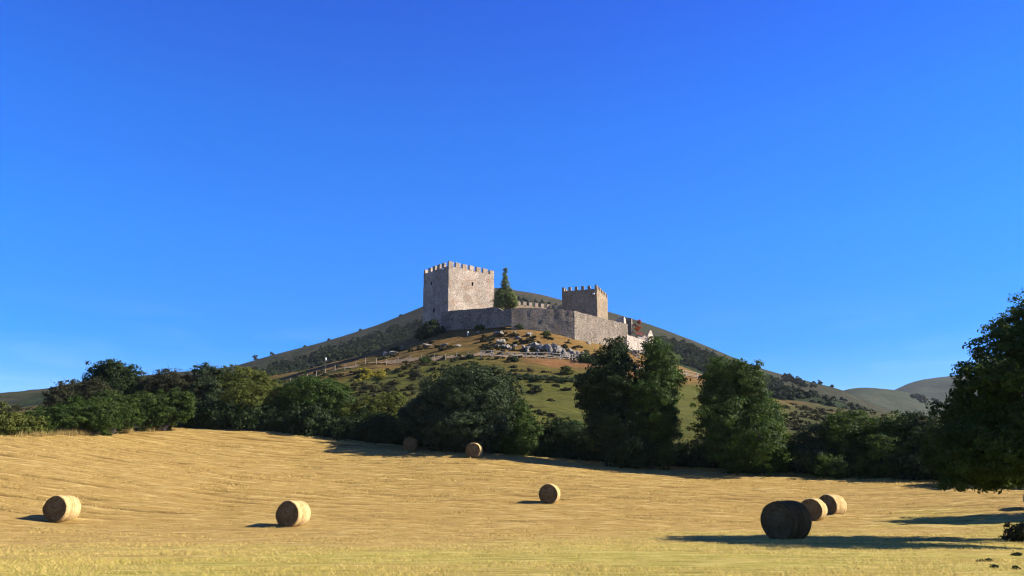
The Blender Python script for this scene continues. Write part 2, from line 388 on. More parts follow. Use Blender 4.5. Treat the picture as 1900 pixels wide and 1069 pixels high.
# mountain behind
def mountain_mat(name, g0, g1, d0, d1, sc):
    t = NT(name, .95, .05)
    co = t.coords((1, .55, 1)); a = t.noise(co, sc, 7, .7, .4); b = t.noise(co, sc * 6, 6, .75)
    g = t.ramp(b, [(.3, g0), (.7, g1)]); d = t.ramp(b, [(.3, d0), (.7, d1)])
    f = t.math('ADD', t.math('MULTIPLY', t.math('SUBTRACT', a, .57), 2.4), t.attr('dry'), True)
    t.bump(t.math('ADD', b, t.math('MULTIPLY', a, 3.0)), .8, 2.5)
    return t.col(t.mix(f, g, d))
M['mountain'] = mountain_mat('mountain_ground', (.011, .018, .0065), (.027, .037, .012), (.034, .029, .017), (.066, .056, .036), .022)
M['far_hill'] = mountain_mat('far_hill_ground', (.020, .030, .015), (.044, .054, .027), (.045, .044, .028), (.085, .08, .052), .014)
RIDGE = [(-700, 840), (-300, 782), (0, 741), (100, 722), (160, 706), (260, 697), (430, 681), (500, 660), (600, 635), (700, 603), (785, 568), (850, 543), (895, 533), (940, 537), (1000, 546), (1040, 556), (1130, 578), (1200, 600), (1300, 637), (1400, 680), (1470, 700), (1560, 722), (1640, 758), (1720, 790), (1900, 830), (2600, 880)]
def ridge_fn(pts):
    q = np.array([slope(*p) for p in pts]); 
    def f(u):
        s = 0
        for k in np.linspace(-.012, .012, 7): s = s + np.interp(u + k, q[:, 0], q[:, 1])
        return s / 7
    return f
us = np.linspace(-1.25, 1.25, 620); YS = np.concatenate([np.linspace(262, 770, 190), np.linspace(780, 1300, 26)])
U, Y = np.meshgrid(us, YS); X = U * Y
T = ridge_fn(RIDGE)(U)
foot = (base_z(us * 300, np.full_like(us, 300.0)) - CAM_Z) / 300
foot = np.convolve(np.pad(foot, 12, 'edge'), np.ones(25) / 25, 'valid')
T0 = np.minimum(foot[None, :], T - .004)
k = np.clip((Y - 262) / (750 - 262), 0, 1)
gk = .25 * k + .75 * (1 - (1 - k) ** 1.35)
ang = T0 + (T - T0) * gk
amp = np.clip(k * 4, 0, 1) * np.clip((1 - k) * 3.2, .12, 1)
Z = CAM_Z + ang * Y + amp * (fbm(X / 90, Y / 110, seed=41, oct=5) * 9.0) - 3.0 * (1 - np.clip(k * 6, 0, 1))
Z = np.where(Y > 750, CAM_Z + T * 750 - (Y - 750) * .32 * (Y - 750) / 300, Z)
MZ = Z.copy(); MK = k
pyk = np.clip((Y - 262) / 488, 0, 1)
fx = np.abs(U)
dry = np.clip(-.26 + 1.0 * np.clip((T - ang < .013) * 1.0, 0, 1) * np.clip(.75 - 0 * fx, 0, 1) + .12 * (pyk > .6) + .45 * (pyk > .72) * np.exp(-((U - .02) / .13) ** 2) + .2 * np.clip((-U - .42) / .1, 0, 1), 0, 1)
dry = (dry + np.roll(dry, 3, 0) + np.roll(dry, -3, 0)) / 3
tag(sheet('mountain', X, Y, Z, M['mountain'], None, {'dry': dry}), kind='structure')
def mz(u, y):
    return float(np.interp(y, YS, [np.interp(u, us, r) for r in MZ[max(0, np.searchsorted(YS, y) - 1):np.searchsorted(YS, y) + 1]]) if False else _bil(u, y))
def _bil(u, y):
    i = min(max(np.searchsorted(YS, y) - 1, 0), len(YS) - 2); j = min(max(np.searchsorted(us, u) - 1, 0), len(us) - 2)
    a = (y - YS[i]) / (YS[i + 1] - YS[i]); b = (u - us[j]) / (us[j + 1] - us[j])
    return MZ[i, j] * (1 - a) * (1 - b) + MZ[i, j + 1] * (1 - a) * b + MZ[i + 1, j] * a * (1 - b) + MZ[i + 1, j + 1] * a * b

def far_hill(name, pts, yc, y0, u0, u1, seed, dryv):
    us = np.linspace(u0, u1, 200); YS = np.concatenate([np.linspace(y0, yc, 60), np.linspace(yc * 1.02, yc * 1.25, 10)])
    U, Y = np.meshgrid(us, YS); T = ridge_fn(pts)(U); k = np.clip((Y - y0) / (yc - y0), 0, 1)
    Z = CAM_Z + (T * (.25 + .75 * (1 - (1 - k) ** 1.5))) * Y + np.clip((1 - k) * 3, .1, 1) * fbm(U * Y / 160, Y / 200, seed=seed, oct=6) * 30
    Z = np.where(Y > yc, CAM_Z + T * yc - (Y - yc) * .5, Z)
    tag(sheet(name, U * Y, Y, Z, M['far_hill'], None, {'dry': np.full_like(U, dryv)}), kind='structure')
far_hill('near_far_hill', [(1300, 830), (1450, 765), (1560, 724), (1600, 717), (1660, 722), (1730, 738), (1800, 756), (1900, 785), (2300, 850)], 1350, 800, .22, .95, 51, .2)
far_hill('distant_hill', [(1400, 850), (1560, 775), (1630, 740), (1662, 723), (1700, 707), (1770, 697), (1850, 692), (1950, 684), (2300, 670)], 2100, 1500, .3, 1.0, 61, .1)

# ground sheet reaching the horizon
gv = [(0, 0, -14)] + [(2450 * math.cos(t), 2450 * math.sin(t), -14) for t in np.linspace(0, 2 * math.pi, 65)[:-1]]
M['ground'] = mountain_mat('plain_ground', (.06, .07, .025), (.12, .12, .05), (.2, .15, .07), (.3, .23, .11), .01)
tag(mk('ground', gv, [(0, i, i % 64 + 1) for i in range(1, 65)], M['ground']), kind='structure')

# ------------------------------------------------------------ the castle
def jit3(V, amp=.07, sc=.9):
    V = np.array(V, float); d = np.stack([vnoise(V[:, 0] / sc, V[:, 1] / sc, V[:, 2] / sc, s) for s in (71, 72, 73)], 1)
    return V + d * amp
def panel(mb, p0, p1, z0, zt, holes=(), depth=.8, step=.55, wins=None):
    """upright wall face from plan point p0 to p1 (seen with p0 on the left); zt is a height or a function of s"""
    p0 = np.array(p0, float); p1 = np.array(p1, float); L = np.linalg.norm(p1 - p0); d = (p1 - p0) / L; nrm = np.array((d[1], -d[0]))
    ztop = zt if callable(zt) else (lambda s: zt)
    zmax = max(ztop(s) for s in np.linspace(0, L, 40))
    sb = sorted(set(list(np.round(np.linspace(0, L, max(2, int(L / step))), 3)) + [round(h[k], 3) for h in holes for k in (0, 1)]))
    zb = sorted(set(list(np.round(np.linspace(z0, zmax, max(2, int((zmax - z0) / step))), 3)) + [round(h[k], 3) for h in holes for k in (2, 3)]))
    def pt(s, z, dep=0):
        q = p0 + d * s - nrm * dep; f = (z - z0) / (zmax - z0)
        return (q[0], q[1], z0 + f * (ztop(s) - z0))
    V = [pt(s, z) for z in zb for s in sb]; n = len(sb); Fl = []
    for i in range(len(zb) - 1):
        for j in range(n - 1):
            sc_, zc = (sb[j] + sb[j + 1]) / 2, (zb[i] + zb[i + 1]) / 2
            if any(h[0] < sc_ < h[1] and h[2] < zc < h[3] for h in holes): continue
            Fl.append((i * n + j, i * n + j + 1, (i + 1) * n + j + 1, (i + 1) * n + j))
    mb.add(jit3(V), Fl)
    for h in holes:
        o = jit3([pt(h[0], h[2]), pt(h[1], h[2]), pt(h[1], h[3]), pt(h[0], h[3])]); b = [np.array(q) - np.array((nrm[0], nrm[1], 0)) * depth for q in o]
        hb = MB() if wins is not None else mb
        hb.add(list(o) + b, [(0, 4, 5, 1), (1, 5, 6, 2), (2, 6, 7, 3), (3, 7, 4, 0), (4, 7, 6, 5)])
        if wins is not None: wins.append(hb)
def merlon_row(root, p0, p1, z, n, w, h, th, m, org, start=0, stop=None, inset=0.0):
    p0 = np.array(p0, float); p1 = np.array(p1, float); L = np.linalg.norm(p1 - p0); d = (p1 - p0) / L; nrm = np.array((d[1], -d[0]))
    for i in range(start, n if stop is None else stop):
        s = (L - w) * i / (n - 1); hh = h * random.uniform(.94, 1.05)
        q = p0 + d * s - nrm * (inset - .012)
        mb = MB()
        mb.box((q[0], q[1], z - .05), (*(d * w), 0), (*(-nrm * th), 0), (0, 0, hh), .035)
        mb.build('merlon', m, root, org=org)
def tower(name, label, A, B, z0, ztop, D_len, mer, m, org_z, holes_r=(), holes_l=(), side_m=None, mh=1.2):
    """A near corner, B far end of the right face, left face runs D_len the other way"""
    A = np.array(A, float); B = np.array(B, float); d = (B - A) / np.linalg.norm(B - A); l = np.array((-d[1], d[0]))
    Cc = A + l * D_len; Dd = B + l * D_len
    org = np.array((*(A + B + Cc + Dd) / 4, org_z)); root = empty(name, org, label, 'tower')
    mb = MB(); wins = []; panel(mb, A, B, z0, ztop, holes_r, wins=wins); panel(mb, B, Dd, z0, ztop); panel(mb, Dd, Cc, z0, ztop); panel(mb, Cc, A, z0, ztop, holes_l, wins=wins)
    for hb in wins: hb.build('window', M['dark_void'], root, org=org)
    # parapet: inner faces and wall walk
    t = .7; ins = [A + (d + l) * t, B + (-d + l) * t, Dd + (-d - l) * t, Cc + (d - l) * t]; outs = [A, B, Dd, Cc]
    V = [(*p, ztop) for p in outs] + [(*p, ztop - .02) for p in ins] + [(*p, ztop - 1.1) for p in ins]
    mb.add(V, [(i, (i + 1) % 4, 4 + (i + 1) % 4, 4 + i) for i in range(4)] + [(4 + i, 4 + (i + 1) % 4, 8 + (i + 1) % 4, 8 + i) for i in range(4)] + [(8, 9, 10, 11)])
    mb.build('wall', m, root, True, org=org)
    mm = side_m or m; nr, wr, nl, wl = mer
    merlon_row(root, A, B, ztop, nr, wr, mh, .6, mm, org)
    merlon_row(root, B, Dd, ztop, nl, wl, mh, .6, mm, org, 1)
    merlon_row(root, Dd, Cc, ztop, nr, wr, mh, .6, mm, org, 1)
    merlon_row(root, Cc, A, ztop, nl, wl, mh, .6, mm, org, 1, nl - 1)
    return root, org, d, l
def floodlight(root, org, p, d):
    mb = MB(); p = np.array(p, float)
    mb.box(p, (d[0] * .55, d[1] * .55, 0), (d[1] * .35, -d[0] * .35, 0), (0, 0, .32))
    fl = mb.build('floodlight', M['white_metal'], root, org=org); mb = MB(); mb.box(p + np.array((d[0] * .2, d[1] * .2, -.25)), (d[0] * .08, d[1] * .08, 0), (d[1] * .1, -d[0] * .1, 0), (0, 0, .245))
    mb.build('bracket', M['dark_post'], fl, org=org)
BA = P(833, 484, 205)[:2]; BB = P(917, 502, 214.4)[:2]
zt_big = P(833, 484, 205)[2] - 1.25
hr = [(7.2, 7.75, zt_big - 4.0, zt_big - 3.0)]
hl = [(3.4, 3.9, zt_big - 3.6, zt_big - 2.8), (4.6, 5.2, zt_big - 11.0, zt_big - 9.9), (6.3, 6.8, zt_big - 13.9, zt_big - 13.2)]
big, borg, bd, bl = tower('square_tower', 'larger square stone tower with sunlit right face and battlements, left of the poplar', BA, BB, 41.0, zt_big, 11.0, (7, 1.45, 6, 1.15), M['tower'], 42.5, hr, hl, None, 1.25)
floodlight(big, borg, (BA[0] - 1.6 - .1, BA[1] + 1.75 - .3, zt_big - .75), (.66, -.75))
SA = P(1107, 528, 222)[:2]; sB = np.array(SA) + np.array((4.1, 11.2)) 
zt_small = P(1107, 528, 222)[2] - 1.15
small, sorg, sd, sl = tower('square_tower', 'smaller square stone tower with dark front and narrow sunlit right side, behind the curtain wall', SA, sB, 43.5, zt_small, 9.75, (7, .95, 6, .72), M['yellow_stone'], 44.5, (), (), None, 1.15)
floodlight(small, sorg, (SA[0] - 1.1, SA[1] + .1, zt_small - 1.6), (.94, -.33))

# curtain wall in three straight runs
WA = np.array(P(819, 600, 204.6)[:2]); WB = np.array(P(949, 590, 195.6)[:2]); WC = np.array(P(1066, 600, 196.5)[:2]); WD = np.array(P(1165, 620, 215.0)[:2])
def run_profile(A, B, pts):
    L = np.linalg.norm(B - A); d = (B - A) / L; ss, zs = [], []
    for px, py in pts:
        u, b = slope(px, py); s = (u * A[1] - A[0]) / (d[0] - u * d[1]); ss.append(s); zs.append(CAM_Z + b * (A[1] + d[1] * s))
    return lambda s: float(np.interp(s, ss, zs)) + .09 * float(vnoise(np.array([s / .8]), np.array([A[0]]))[0])
cw = empty('curtain_wall', (WB[0], WB[1], 43), 'long grey stone curtain wall in three angled runs below both towers', 'wall')
co_ = np.array((WB[0], WB[1], 43.0))
for A, B, pts, zb in ((WA, WB, [(819, 579), (833, 577), (880, 573), (922, 570), (927, 573), (934, 577), (941, 574), (949, 572)], 40.8),
                      (WB, WC, [(949, 572), (985, 571), (1020, 573), (1041, 575), (1066, 577)], 38.0),
                      (WC, WD, [(1066, 577), (1085, 582), (1110, 588), (1128, 593), (1150, 598), (1165, 601)], 37.0)):
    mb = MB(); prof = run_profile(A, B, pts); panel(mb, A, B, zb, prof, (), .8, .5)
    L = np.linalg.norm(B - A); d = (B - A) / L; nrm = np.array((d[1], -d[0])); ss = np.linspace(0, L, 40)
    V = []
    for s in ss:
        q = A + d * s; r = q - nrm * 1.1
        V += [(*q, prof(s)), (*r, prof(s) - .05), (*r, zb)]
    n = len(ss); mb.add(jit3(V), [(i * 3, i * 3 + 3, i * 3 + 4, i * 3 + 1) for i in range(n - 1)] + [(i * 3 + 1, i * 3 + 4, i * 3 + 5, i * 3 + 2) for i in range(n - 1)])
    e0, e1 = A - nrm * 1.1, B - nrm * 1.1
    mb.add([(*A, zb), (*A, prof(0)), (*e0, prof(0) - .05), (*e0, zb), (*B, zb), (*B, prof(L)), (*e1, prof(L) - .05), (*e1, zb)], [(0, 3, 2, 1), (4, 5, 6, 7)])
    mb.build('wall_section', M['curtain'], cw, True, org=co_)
# crenellated inner wall between the towers
IA = np.array((BB[0] - .3, BB[1] + 1.5)); IB = np.array(SA) + sl * 9.9 + np.array((.2, .2)); IB = IB - (IB - IA) / np.linalg.norm(IB - IA) * .3
L = np.linalg.norm(IB - IA); d = (IB - IA) / L; nrm = np.array((d[1], -d[0])); iorg = np.array((*(IA + IB) / 2, 45.0))
iw = empty('battlement_wall', iorg, 'pale crenellated inner wall linking the two towers, seen just above the curtain wall', 'wall')
zi = P(1000, 565, 223.5)[2] - 1.0
mb = MB(); panel(mb, IA, IB, 43.5, zi); mb.add([(*IA, zi), (*IB, zi), (*(IB - nrm * .7), zi), (*(IA - nrm * .7), zi), (*(IA - nrm * .7), 43.5), (*(IB - nrm * .7), 43.5)], [(0, 1, 2, 3), (3, 2, 5, 4)]); mb.build('wall', M['yellow_stone'], iw, org=iorg)
merlon_row(iw, IA, IB, zi, max(3, int(round(L / 1.78))), .95, 1.05, .5, M['merlon'], iorg)

# ruins at the right-hand end of the castle
def ruin(name, label, px, topy, Y, wl, wr, dl, dr, zb, slant, m=None):
    q = np.array(P(px, topy, Y)); a = np.array(dl) / np.linalg.norm(dl) * wl; b = np.array(dr) / np.linalg.norm(dr) * wr
    A, B, Cc = q[:2], q[:2] + b, q[:2] + a; D_ = A + a + b; org = np.array((*A, zb)); zt = q[2]
    mb = MB(); Lw = np.linalg.norm(a)
    f_r = lambda s: zt - slant * .3 * s / wr + .16 * float(vnoise(np.array([s * 1.7]), np.array([px]))[0])
    f_l = lambda s: zt - slant * (1 - s / Lw) + .16 * float(vnoise(np.array([s * 1.7 + 9]), np.array([px]))[0])
    panel(mb, A, B, zb, f_r, step=.4); panel(mb, Cc, A, zb, f_l, step=.4)
    panel(mb, B, D_, zb, zt - slant * .6, step=.6); panel(mb, D_, Cc, zb, zt - slant, step=.6)
    mb.add([(*A, zt), (*B, zt - slant * .3), (*D_, zt - slant), (*Cc, zt - slant)], [(0, 1, 2, 3)])
    o = mb.build(name, m or M['pale_stone'], None, False, org=org); o.location = org
    return tag(o, label, 'wall')
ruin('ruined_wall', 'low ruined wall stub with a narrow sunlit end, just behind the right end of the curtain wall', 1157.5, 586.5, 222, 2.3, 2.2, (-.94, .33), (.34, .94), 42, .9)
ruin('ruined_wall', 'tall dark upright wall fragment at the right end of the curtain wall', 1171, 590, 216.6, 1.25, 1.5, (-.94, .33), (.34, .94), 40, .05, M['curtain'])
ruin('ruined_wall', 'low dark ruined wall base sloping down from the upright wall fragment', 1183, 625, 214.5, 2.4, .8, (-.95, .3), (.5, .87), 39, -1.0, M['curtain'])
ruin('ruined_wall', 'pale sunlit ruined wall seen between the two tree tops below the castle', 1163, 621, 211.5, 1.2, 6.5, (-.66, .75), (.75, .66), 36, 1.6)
# ruined house with a red roof
ho = np.array(P(1192, 626, 216)); house = empty('ruined_house', ho, 'small ruined stone house with red tiled roof and pale pointed gable', 'house')
u = np.array((.93, .37)); w_ = np.array((-.37, .93))
mb = MB(); c0 = ho[:2] - u * 1.6
panel(mb, c0, c0 + u * 3.6, 38.5, ho[2] + .5, (), .5, .4); panel(mb, c0 + u * 3.6, c0 + u * 3.6 + w_ * 3, 38.5, ho[2] + .5, step=.5); panel(mb, c0 + w_ * 3, c0, 38.5, ho[2] + .5, step=.5)
mb.build('wall', M['pale_stone'], house, org=ho)
mb = MB(); z = ho[2] + .5; e = c0 - u * .15 - w_ * .3
rows_ = 5
for k in range(rows_):
    a0 = e + w_ * (1.75 * k / rows_); a1 = e + w_ * (1.75 * (k + 1.12) / rows_); z0_ = z + 1.05 * k / rows_ + .04 * (1); z1_ = z + 1.05 * (k + 1.12) / rows_
    for j in range(9):
        f0, f1 = u * (2.5 * j / 9), u * (2.5 * (j + .94) / 9)
        mb.add([(*(a0 + f0), z0_), (*(a0 + f1), z0_), (*(a1 + f1), z1_), (*(a1 + f0), z1_), (*(a0 + (f0 + f1) / 2), z0_ + .1), (*(a1 + (f0 + f1) / 2), z1_ + .1)], [(0, 4, 5, 3), (4, 1, 2, 5), (0, 1, 4)])
mb.build('roof', M['roof_tile'], house, org=ho)
mb = MB(); g0 = np.array(P(1203, 640, 216.5)[:2]); gu = np.array((.66, .751)); gn = np.array((gu[1], -gu[0]))
prof = [(0, P(1203, 622, 216.5)[2]), (.5, P(1206, 617, 216.6)[2]), (1.2, P(1211, 611, 216.8)[2]), (1.6, P(1213, 612.5, 217)[2]), (2.5, P(1219, 620, 217.2)[2]), (2.9, P(1221, 626, 217.4)[2])]
panel(mb, g0, g0 + gu * 2.9, 38, lambda s: float(np.interp(s, [a for a, _ in prof], [b for _, b in prof])), (), .5, .3)
n = len(prof); V = []
for s, zz in prof:
    q = g0 + gu * s; r = q - gn * .55; V += [(*q, zz), (*r, zz), (*r, 38)]
mb.add(V, [(i * 3, i * 3 + 3, i * 3 + 4, i * 3 + 1) for i in range(n - 1)] + [(i * 3 + 1, i * 3 + 4, i * 3 + 5, i * 3 + 2) for i in range(n - 1)])
mb.build('gable_wall', M['pale_stone'], house, org=ho)

# ------------------------------------------------------------ foliage
def leaf_quads(C, N, size, aspect=.55, rng=R):
    n = len(C); N = N / (np.linalg.norm(N, axis=1, keepdims=True) + 1e-9)
    a = rng.normal(size=(n, 3)); a -= (a * N).sum(1, keepdims=True) * N; a /= np.linalg.norm(a, axis=1, keepdims=True) + 1e-9
    b = np.cross(N, a); s = (size * rng.uniform(.6, 1.35, n))[:, None]
    V = np.stack([C - a * s * .5, C + b * s * aspect * .5 + N * s * .08, C + a * s * .5, C - b * s * aspect * .5 + N * s * .08], 1).reshape(-1, 3)
    return V, np.arange(4 * n).reshape(n, 4)
def crown_data(lobes, leaf, dens=3.0, clump=.55, flat=.6, rng=R, up=.25):
    """lobes: (centre, radii). Clumps of leaves spread through the outer volume of every lobe."""
    VV, TT = [], []; cnt = 0
    lob = [(np.array(c, float), np.array(r, float)) for c, r in lobes]
    for c, r in lob:
        area = 4 * math.pi * ((r[0] * r[1]) ** 1.6 / 3 + (r[0] * r[2]) ** 1.6 / 3 + (r[1] * r[2]) ** 1.6 / 3) ** (1 / 1.6)
        per = 34; nl = area * dens / (leaf * leaf * .28); nc = max(6, int(nl / per))
        dr = rng.normal(size=(nc, 3)); dr /= np.linalg.norm(dr, axis=1, keepdims=True)
        rr = np.where(rng.random(nc) < .74, rng.uniform(.8, 1.06, nc), rng.uniform(.3, .8, nc))
        rr *= 1 + .36 * vnoise(dr[:, 0] * 2.3 + c[0], dr[:, 1] * 2.3 + c[1], dr[:, 2] * 2.3 + c[2], 7) + np.where(rng.random(nc) < .08, rng.uniform(.05, .25, nc), 0)
        cc = c + dr * r * rr[:, None]
        ins = np.zeros(nc, bool)                       # thin out clumps buried in another lobe
        for c2, r2 in lob:
            if c2 is not c: ins |= (((cc - c2) / r2) ** 2).sum(1) < .45
        kp = ~ins | (rng.random(nc) < .25); cc, dr = cc[kp], dr[kp]; nc = len(cc)
        cr = clump * rng.uniform(.6, 1.45, nc)
        tint = np.clip(rng.normal(.45, .24, nc), 0, 1)
        m = rng.integers(per // 2, int(per * 1.5), nc); idx = np.repeat(np.arange(nc), m); n = len(idx)
        o = rng.normal(size=(n, 3)); o *= (rng.random(n) ** .45 / (np.linalg.norm(o, axis=1) + 1e-9))[:, None]; o[:, 2] *= flat
        C = cc[idx] + o * cr[idx][:, None]
        N = dr[idx] * .9 + o * .8 + rng.normal(size=(n, 3)) * .65; N[:, 2] += up
        V, _ = leaf_quads(C, N, np.full(n, leaf), .58, rng)
        VV.append(V); TT.append(np.clip(tint[idx] + rng.normal(0, .12, n), 0, 1))
    V = np.concatenate(VV); n = len(V) // 4
    return V, np.arange(4 * n).reshape(n, 4), np.concatenate(TT)
LEAF_K = .76
def tree(name, label, cat, lobes, base, m, leaf=.34, dens=2.6, clump=.6, trunk=.22, limbs=True, group=None, twigs=0, flat=.6):
    if leaf > .24 and leaf < .9: leaf *= LEAF_K; dens *= .86; clump *= .9
    base = np.array(base, float); root = empty(name, base, label, cat, group)
    L = [(np.array(c) - base, r) for c, r in lobes]
    V, Fq, T = crown_data(L, leaf, dens, clump, flat)
    mk('crown' if trunk else 'foliage', V, Fq, m, root, False, {'tint': ('FACE', T)})
    if trunk:
        mb = MB(); top = max(L, key=lambda q: q[0][2])[0]; cx = np.mean([c for c, _ in L], 0)
        p1 = np.array((cx[0] * .15, cx[1] * .15, cx[2] * .35)); p2 = np.array((cx[0] * .5, cx[1] * .5, cx[2] * .8))
        mb.tube([(0, 0, -.5), (0, 0, .15), p1, p2, (top + p2) / 2, top], [trunk * 1.5, trunk * 1.1, trunk * .85, trunk * .6, trunk * .35, trunk * .12], 8)
        if limbs:
            for c, r in L[:9]:
                mid = (p1 + c) / 2 + R.normal(0, .2, 3); mb.tube([p1 * R.uniform(.8, 1.2), mid, c, c + np.array((0, 0, r[2] * .6))], [trunk * .45, trunk * .3, trunk * .18, .02], 5)
        mb.build('trunk', M['bark'], root, smooth=True)
    if twigs:
        mb = MB()
        for _ in range(twigs):
            c, r = L[R.integers(len(L))]; dr = R.normal(size=3); dr[2] = abs(dr[2]) + .5; dr /= np.linalg.norm(dr)
            a = np.array((0, 0, .1)) + R.normal(0, .03, 3); b = c + dr * r * 1.0 + R.normal(0, .1, 3); e = c + dr * r * R.uniform(1.15, 1.5) + R.normal(0, .25, 3)
            mb.tube([a, c, b, e], [.05, .04, .025, .008], 4)
        mb.build('twigs', M['twig'], root)
    return root
def lob(px, py, rx, ry, Y, depth=None, spread=1.0):
    k = Y / F_PX * 1.02; Y = Y + float(np.clip(R.normal(0, .5), -.9, .9)) * rx * k * spread
    return (P(px, py, Y), (rx * k, (depth if depth else rx) * k, ry * k))
def ground_at(px, Y):
    x = slope(px, 850)[0] * Y; return (x, Y, gz(x, Y))

HG = 'trees and bushes of the hedge behind the field'
# left hedge, front to back
tree('bush', 'bright green low bush at the far left end of the hedge', 'bush', [lob(25, 792, 34, 24, 80), lob(-15, 785, 30, 30, 80), lob(60, 790, 22, 20, 81)], ground_at(20, 80), M['leaf_yellow'], .28, 2.4, .45, 0, group=HG)
tree('bush', 'low green bush in the left hedge, below the dark brownish bush', 'bush', [lob(95, 782, 38, 26, 84), lob(140, 772, 36, 30, 85)], ground_at(115, 84), M['leaf_green'], .28, 2.4, .45, 0, group=HG)
tree('bush', 'green hedge bush below the rounded tree, with pale dry grass at its foot', 'bush', [lob(185, 770, 36, 30, 88), lob(225, 768, 34, 30, 89), lob(205, 750, 26, 20, 90)], ground_at(205, 88), M['leaf_mid'], .28, 2.4, .45, 0, group=HG, twigs=10)
tree('bush', 'green hedge bush at the field corner where the shade begins', 'bush', [lob(270, 762, 34, 30, 94), lob(312, 760, 34, 34, 95), lob(335, 752, 22, 30, 96)], ground_at(300, 94), M['leaf_mid'], .28, 2.4, .45, 0, group=HG, twigs=12)
tree('bush', 'dark brownish bush left of the rounded tree', 'bush', [lob(135, 738, 42, 28, 100), lob(180, 742, 34, 30, 100), lob(110, 748, 24, 20, 99)], ground_at(145, 100), M['leaf_brown'], .30, 2.5, .5, 0, group=HG, twigs=14)
tree('broadleaf_tree', 'dark rounded tree standing highest at the left end of the hedge', 'tree', [lob(212, 705, 42, 32, 106), lob(245, 712, 24, 28, 106), lob(182, 712, 24, 28, 106), lob(225, 740, 46, 30, 106), lob(206, 690, 26, 18, 106)], ground_at(215, 106), M['leaf_dark'], .32, 2.6, .55, .22, group=HG)
tree('bush', 'purplish brown half bare bush with twigs, right of the rounded tree', 'bush', [lob(312, 712, 36, 24, 106), lob(345, 722, 28, 28, 106), lob(285, 725, 28, 26, 105), lob(320, 745, 44, 30, 105)], ground_at(315, 106), M['leaf_brown'], .28, 1.7, .45, .12, group=HG, twigs=110)
tree('bush', 'spiky grey green bush beside the purplish half bare one', 'bush', [lob(385, 705, 30, 26, 106), lob(410, 702, 24, 22, 107), lob(390, 740, 40, 36, 105), lob(370, 770, 34, 28, 104)], ground_at(390, 105), M['leaf_grey'], .30, 2.2, .45, .12, group=HG, twigs=70)
tree('bush', 'yellowish green bush in the middle of the left hedge', 'bush', [lob(455, 712, 38, 28, 107), lob(490, 722, 30, 26, 107), lob(430, 735, 34, 30, 106), lob(470, 755, 52, 40, 105)], ground_at(460, 106), M['leaf_yellow'], .30, 2.4, .5, .14, group=HG)
tree('bush', 'broad dark green bush above the field edge, left of the pale green one', 'bush', [lob(580, 735, 48, 32, 104), lob(620, 745, 34, 32, 104), lob(540, 752, 40, 32, 103), lob(575, 775, 62, 36, 102)], ground_at(580, 103), M['leaf_green'], .30, 2.5, .5, .14, group=HG)
tree('bush', 'pale green low bush between the broad dark bush and the dense bushy tree', 'bush', [lob(690, 765, 34, 26, 101), lob(725, 755, 30, 28, 101), lob(660, 775, 32, 28, 101), lob(700, 790, 50, 28, 100)], ground_at(690, 101), M['leaf_yellow'], .30, 2.2, .5, 0, group=HG)
# the dark understorey of the hedge: ground-hugging shrubs standing side by side in the shade
protos = []
for i in range(5):
    w = [1.9, 2.2, 1.7, 2.4, 2.0][i]; hh = [1.2, 1.0, 1.4, 1.15, .9][i]
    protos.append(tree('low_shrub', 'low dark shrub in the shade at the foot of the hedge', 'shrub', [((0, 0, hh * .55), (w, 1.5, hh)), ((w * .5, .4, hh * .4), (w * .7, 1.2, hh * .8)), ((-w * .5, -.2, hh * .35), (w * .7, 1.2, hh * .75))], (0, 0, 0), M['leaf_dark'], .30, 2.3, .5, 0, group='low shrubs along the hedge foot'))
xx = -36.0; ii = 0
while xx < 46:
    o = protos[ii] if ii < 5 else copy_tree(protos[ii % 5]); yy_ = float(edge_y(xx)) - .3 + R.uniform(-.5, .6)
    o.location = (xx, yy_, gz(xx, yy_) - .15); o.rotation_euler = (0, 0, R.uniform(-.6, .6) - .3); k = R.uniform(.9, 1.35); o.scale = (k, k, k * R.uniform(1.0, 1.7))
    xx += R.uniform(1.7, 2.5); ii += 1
tree('broadleaf_tree', 'dense dark bushy tree in the centre, above the half sunlit hay bale', 'tree',
     [lob(875, 740, 72, 50, 94), lob(830, 728, 42, 34, 94), lob(900, 712, 40, 30, 94), lob(935, 745, 36, 44, 93), lob(800, 775, 48, 48, 93), lob(865, 795, 76, 46, 92), lob(930, 795, 42, 44, 92), lob(765, 790, 34, 36, 94), lob(845, 700, 24, 18, 94), lob(885, 695, 24, 18, 94)], ground_at(865, 94), M['leaf_grey'], .36, 2.6, .62, .3, group=HG)
tree('bush', 'small bush leaning on the right side of the dense bushy tree', 'bush', [lob(968, 780, 26, 26, 91), lob(975, 808, 30, 28, 91), lob(955, 825, 34, 24, 91)], ground_at(968, 91), M['leaf_green'], .30, 2.4, .5, 0, group=HG)
tree('bush', 'dark low bush between the dense bushy tree and the double tree', 'bush', [lob(1050, 806, 40, 26, 91), lob(1020, 822, 34, 24, 91), lob(1085, 822, 30, 26, 90)], ground_at(1050, 91), M['leaf_dark'], .30, 2.4, .5, 0, group=HG)
tree('bush', 'small yellowish sunlit bush at the left foot of the double tree', 'bush', [lob(1108, 820, 22, 14, 88), lob(1130, 826, 14, 10, 88)], ground_at(1110, 88), M['leaf_yellow'], .28, 2.2, .4, 0, group=HG)
tree('broadleaf_tree', 'left tree of the close pair that covers the right foot of the castle', 'tree',
     [lob(1146, 652, 18, 24, 86), lob(1140, 668, 30, 32, 86), lob(1130, 690, 34, 34, 86), lob(1105, 715, 32, 26, 86), lob(1160, 715, 44, 42, 85), lob(1120, 755, 40, 34, 85), lob(1150, 790, 52, 38, 85), lob(1095, 740, 20, 18, 86), lob(1165, 832, 50, 32, 84)], ground_at(1160, 85), M['leaf_dark'], .34, 2.6, .6, .3, group=HG)
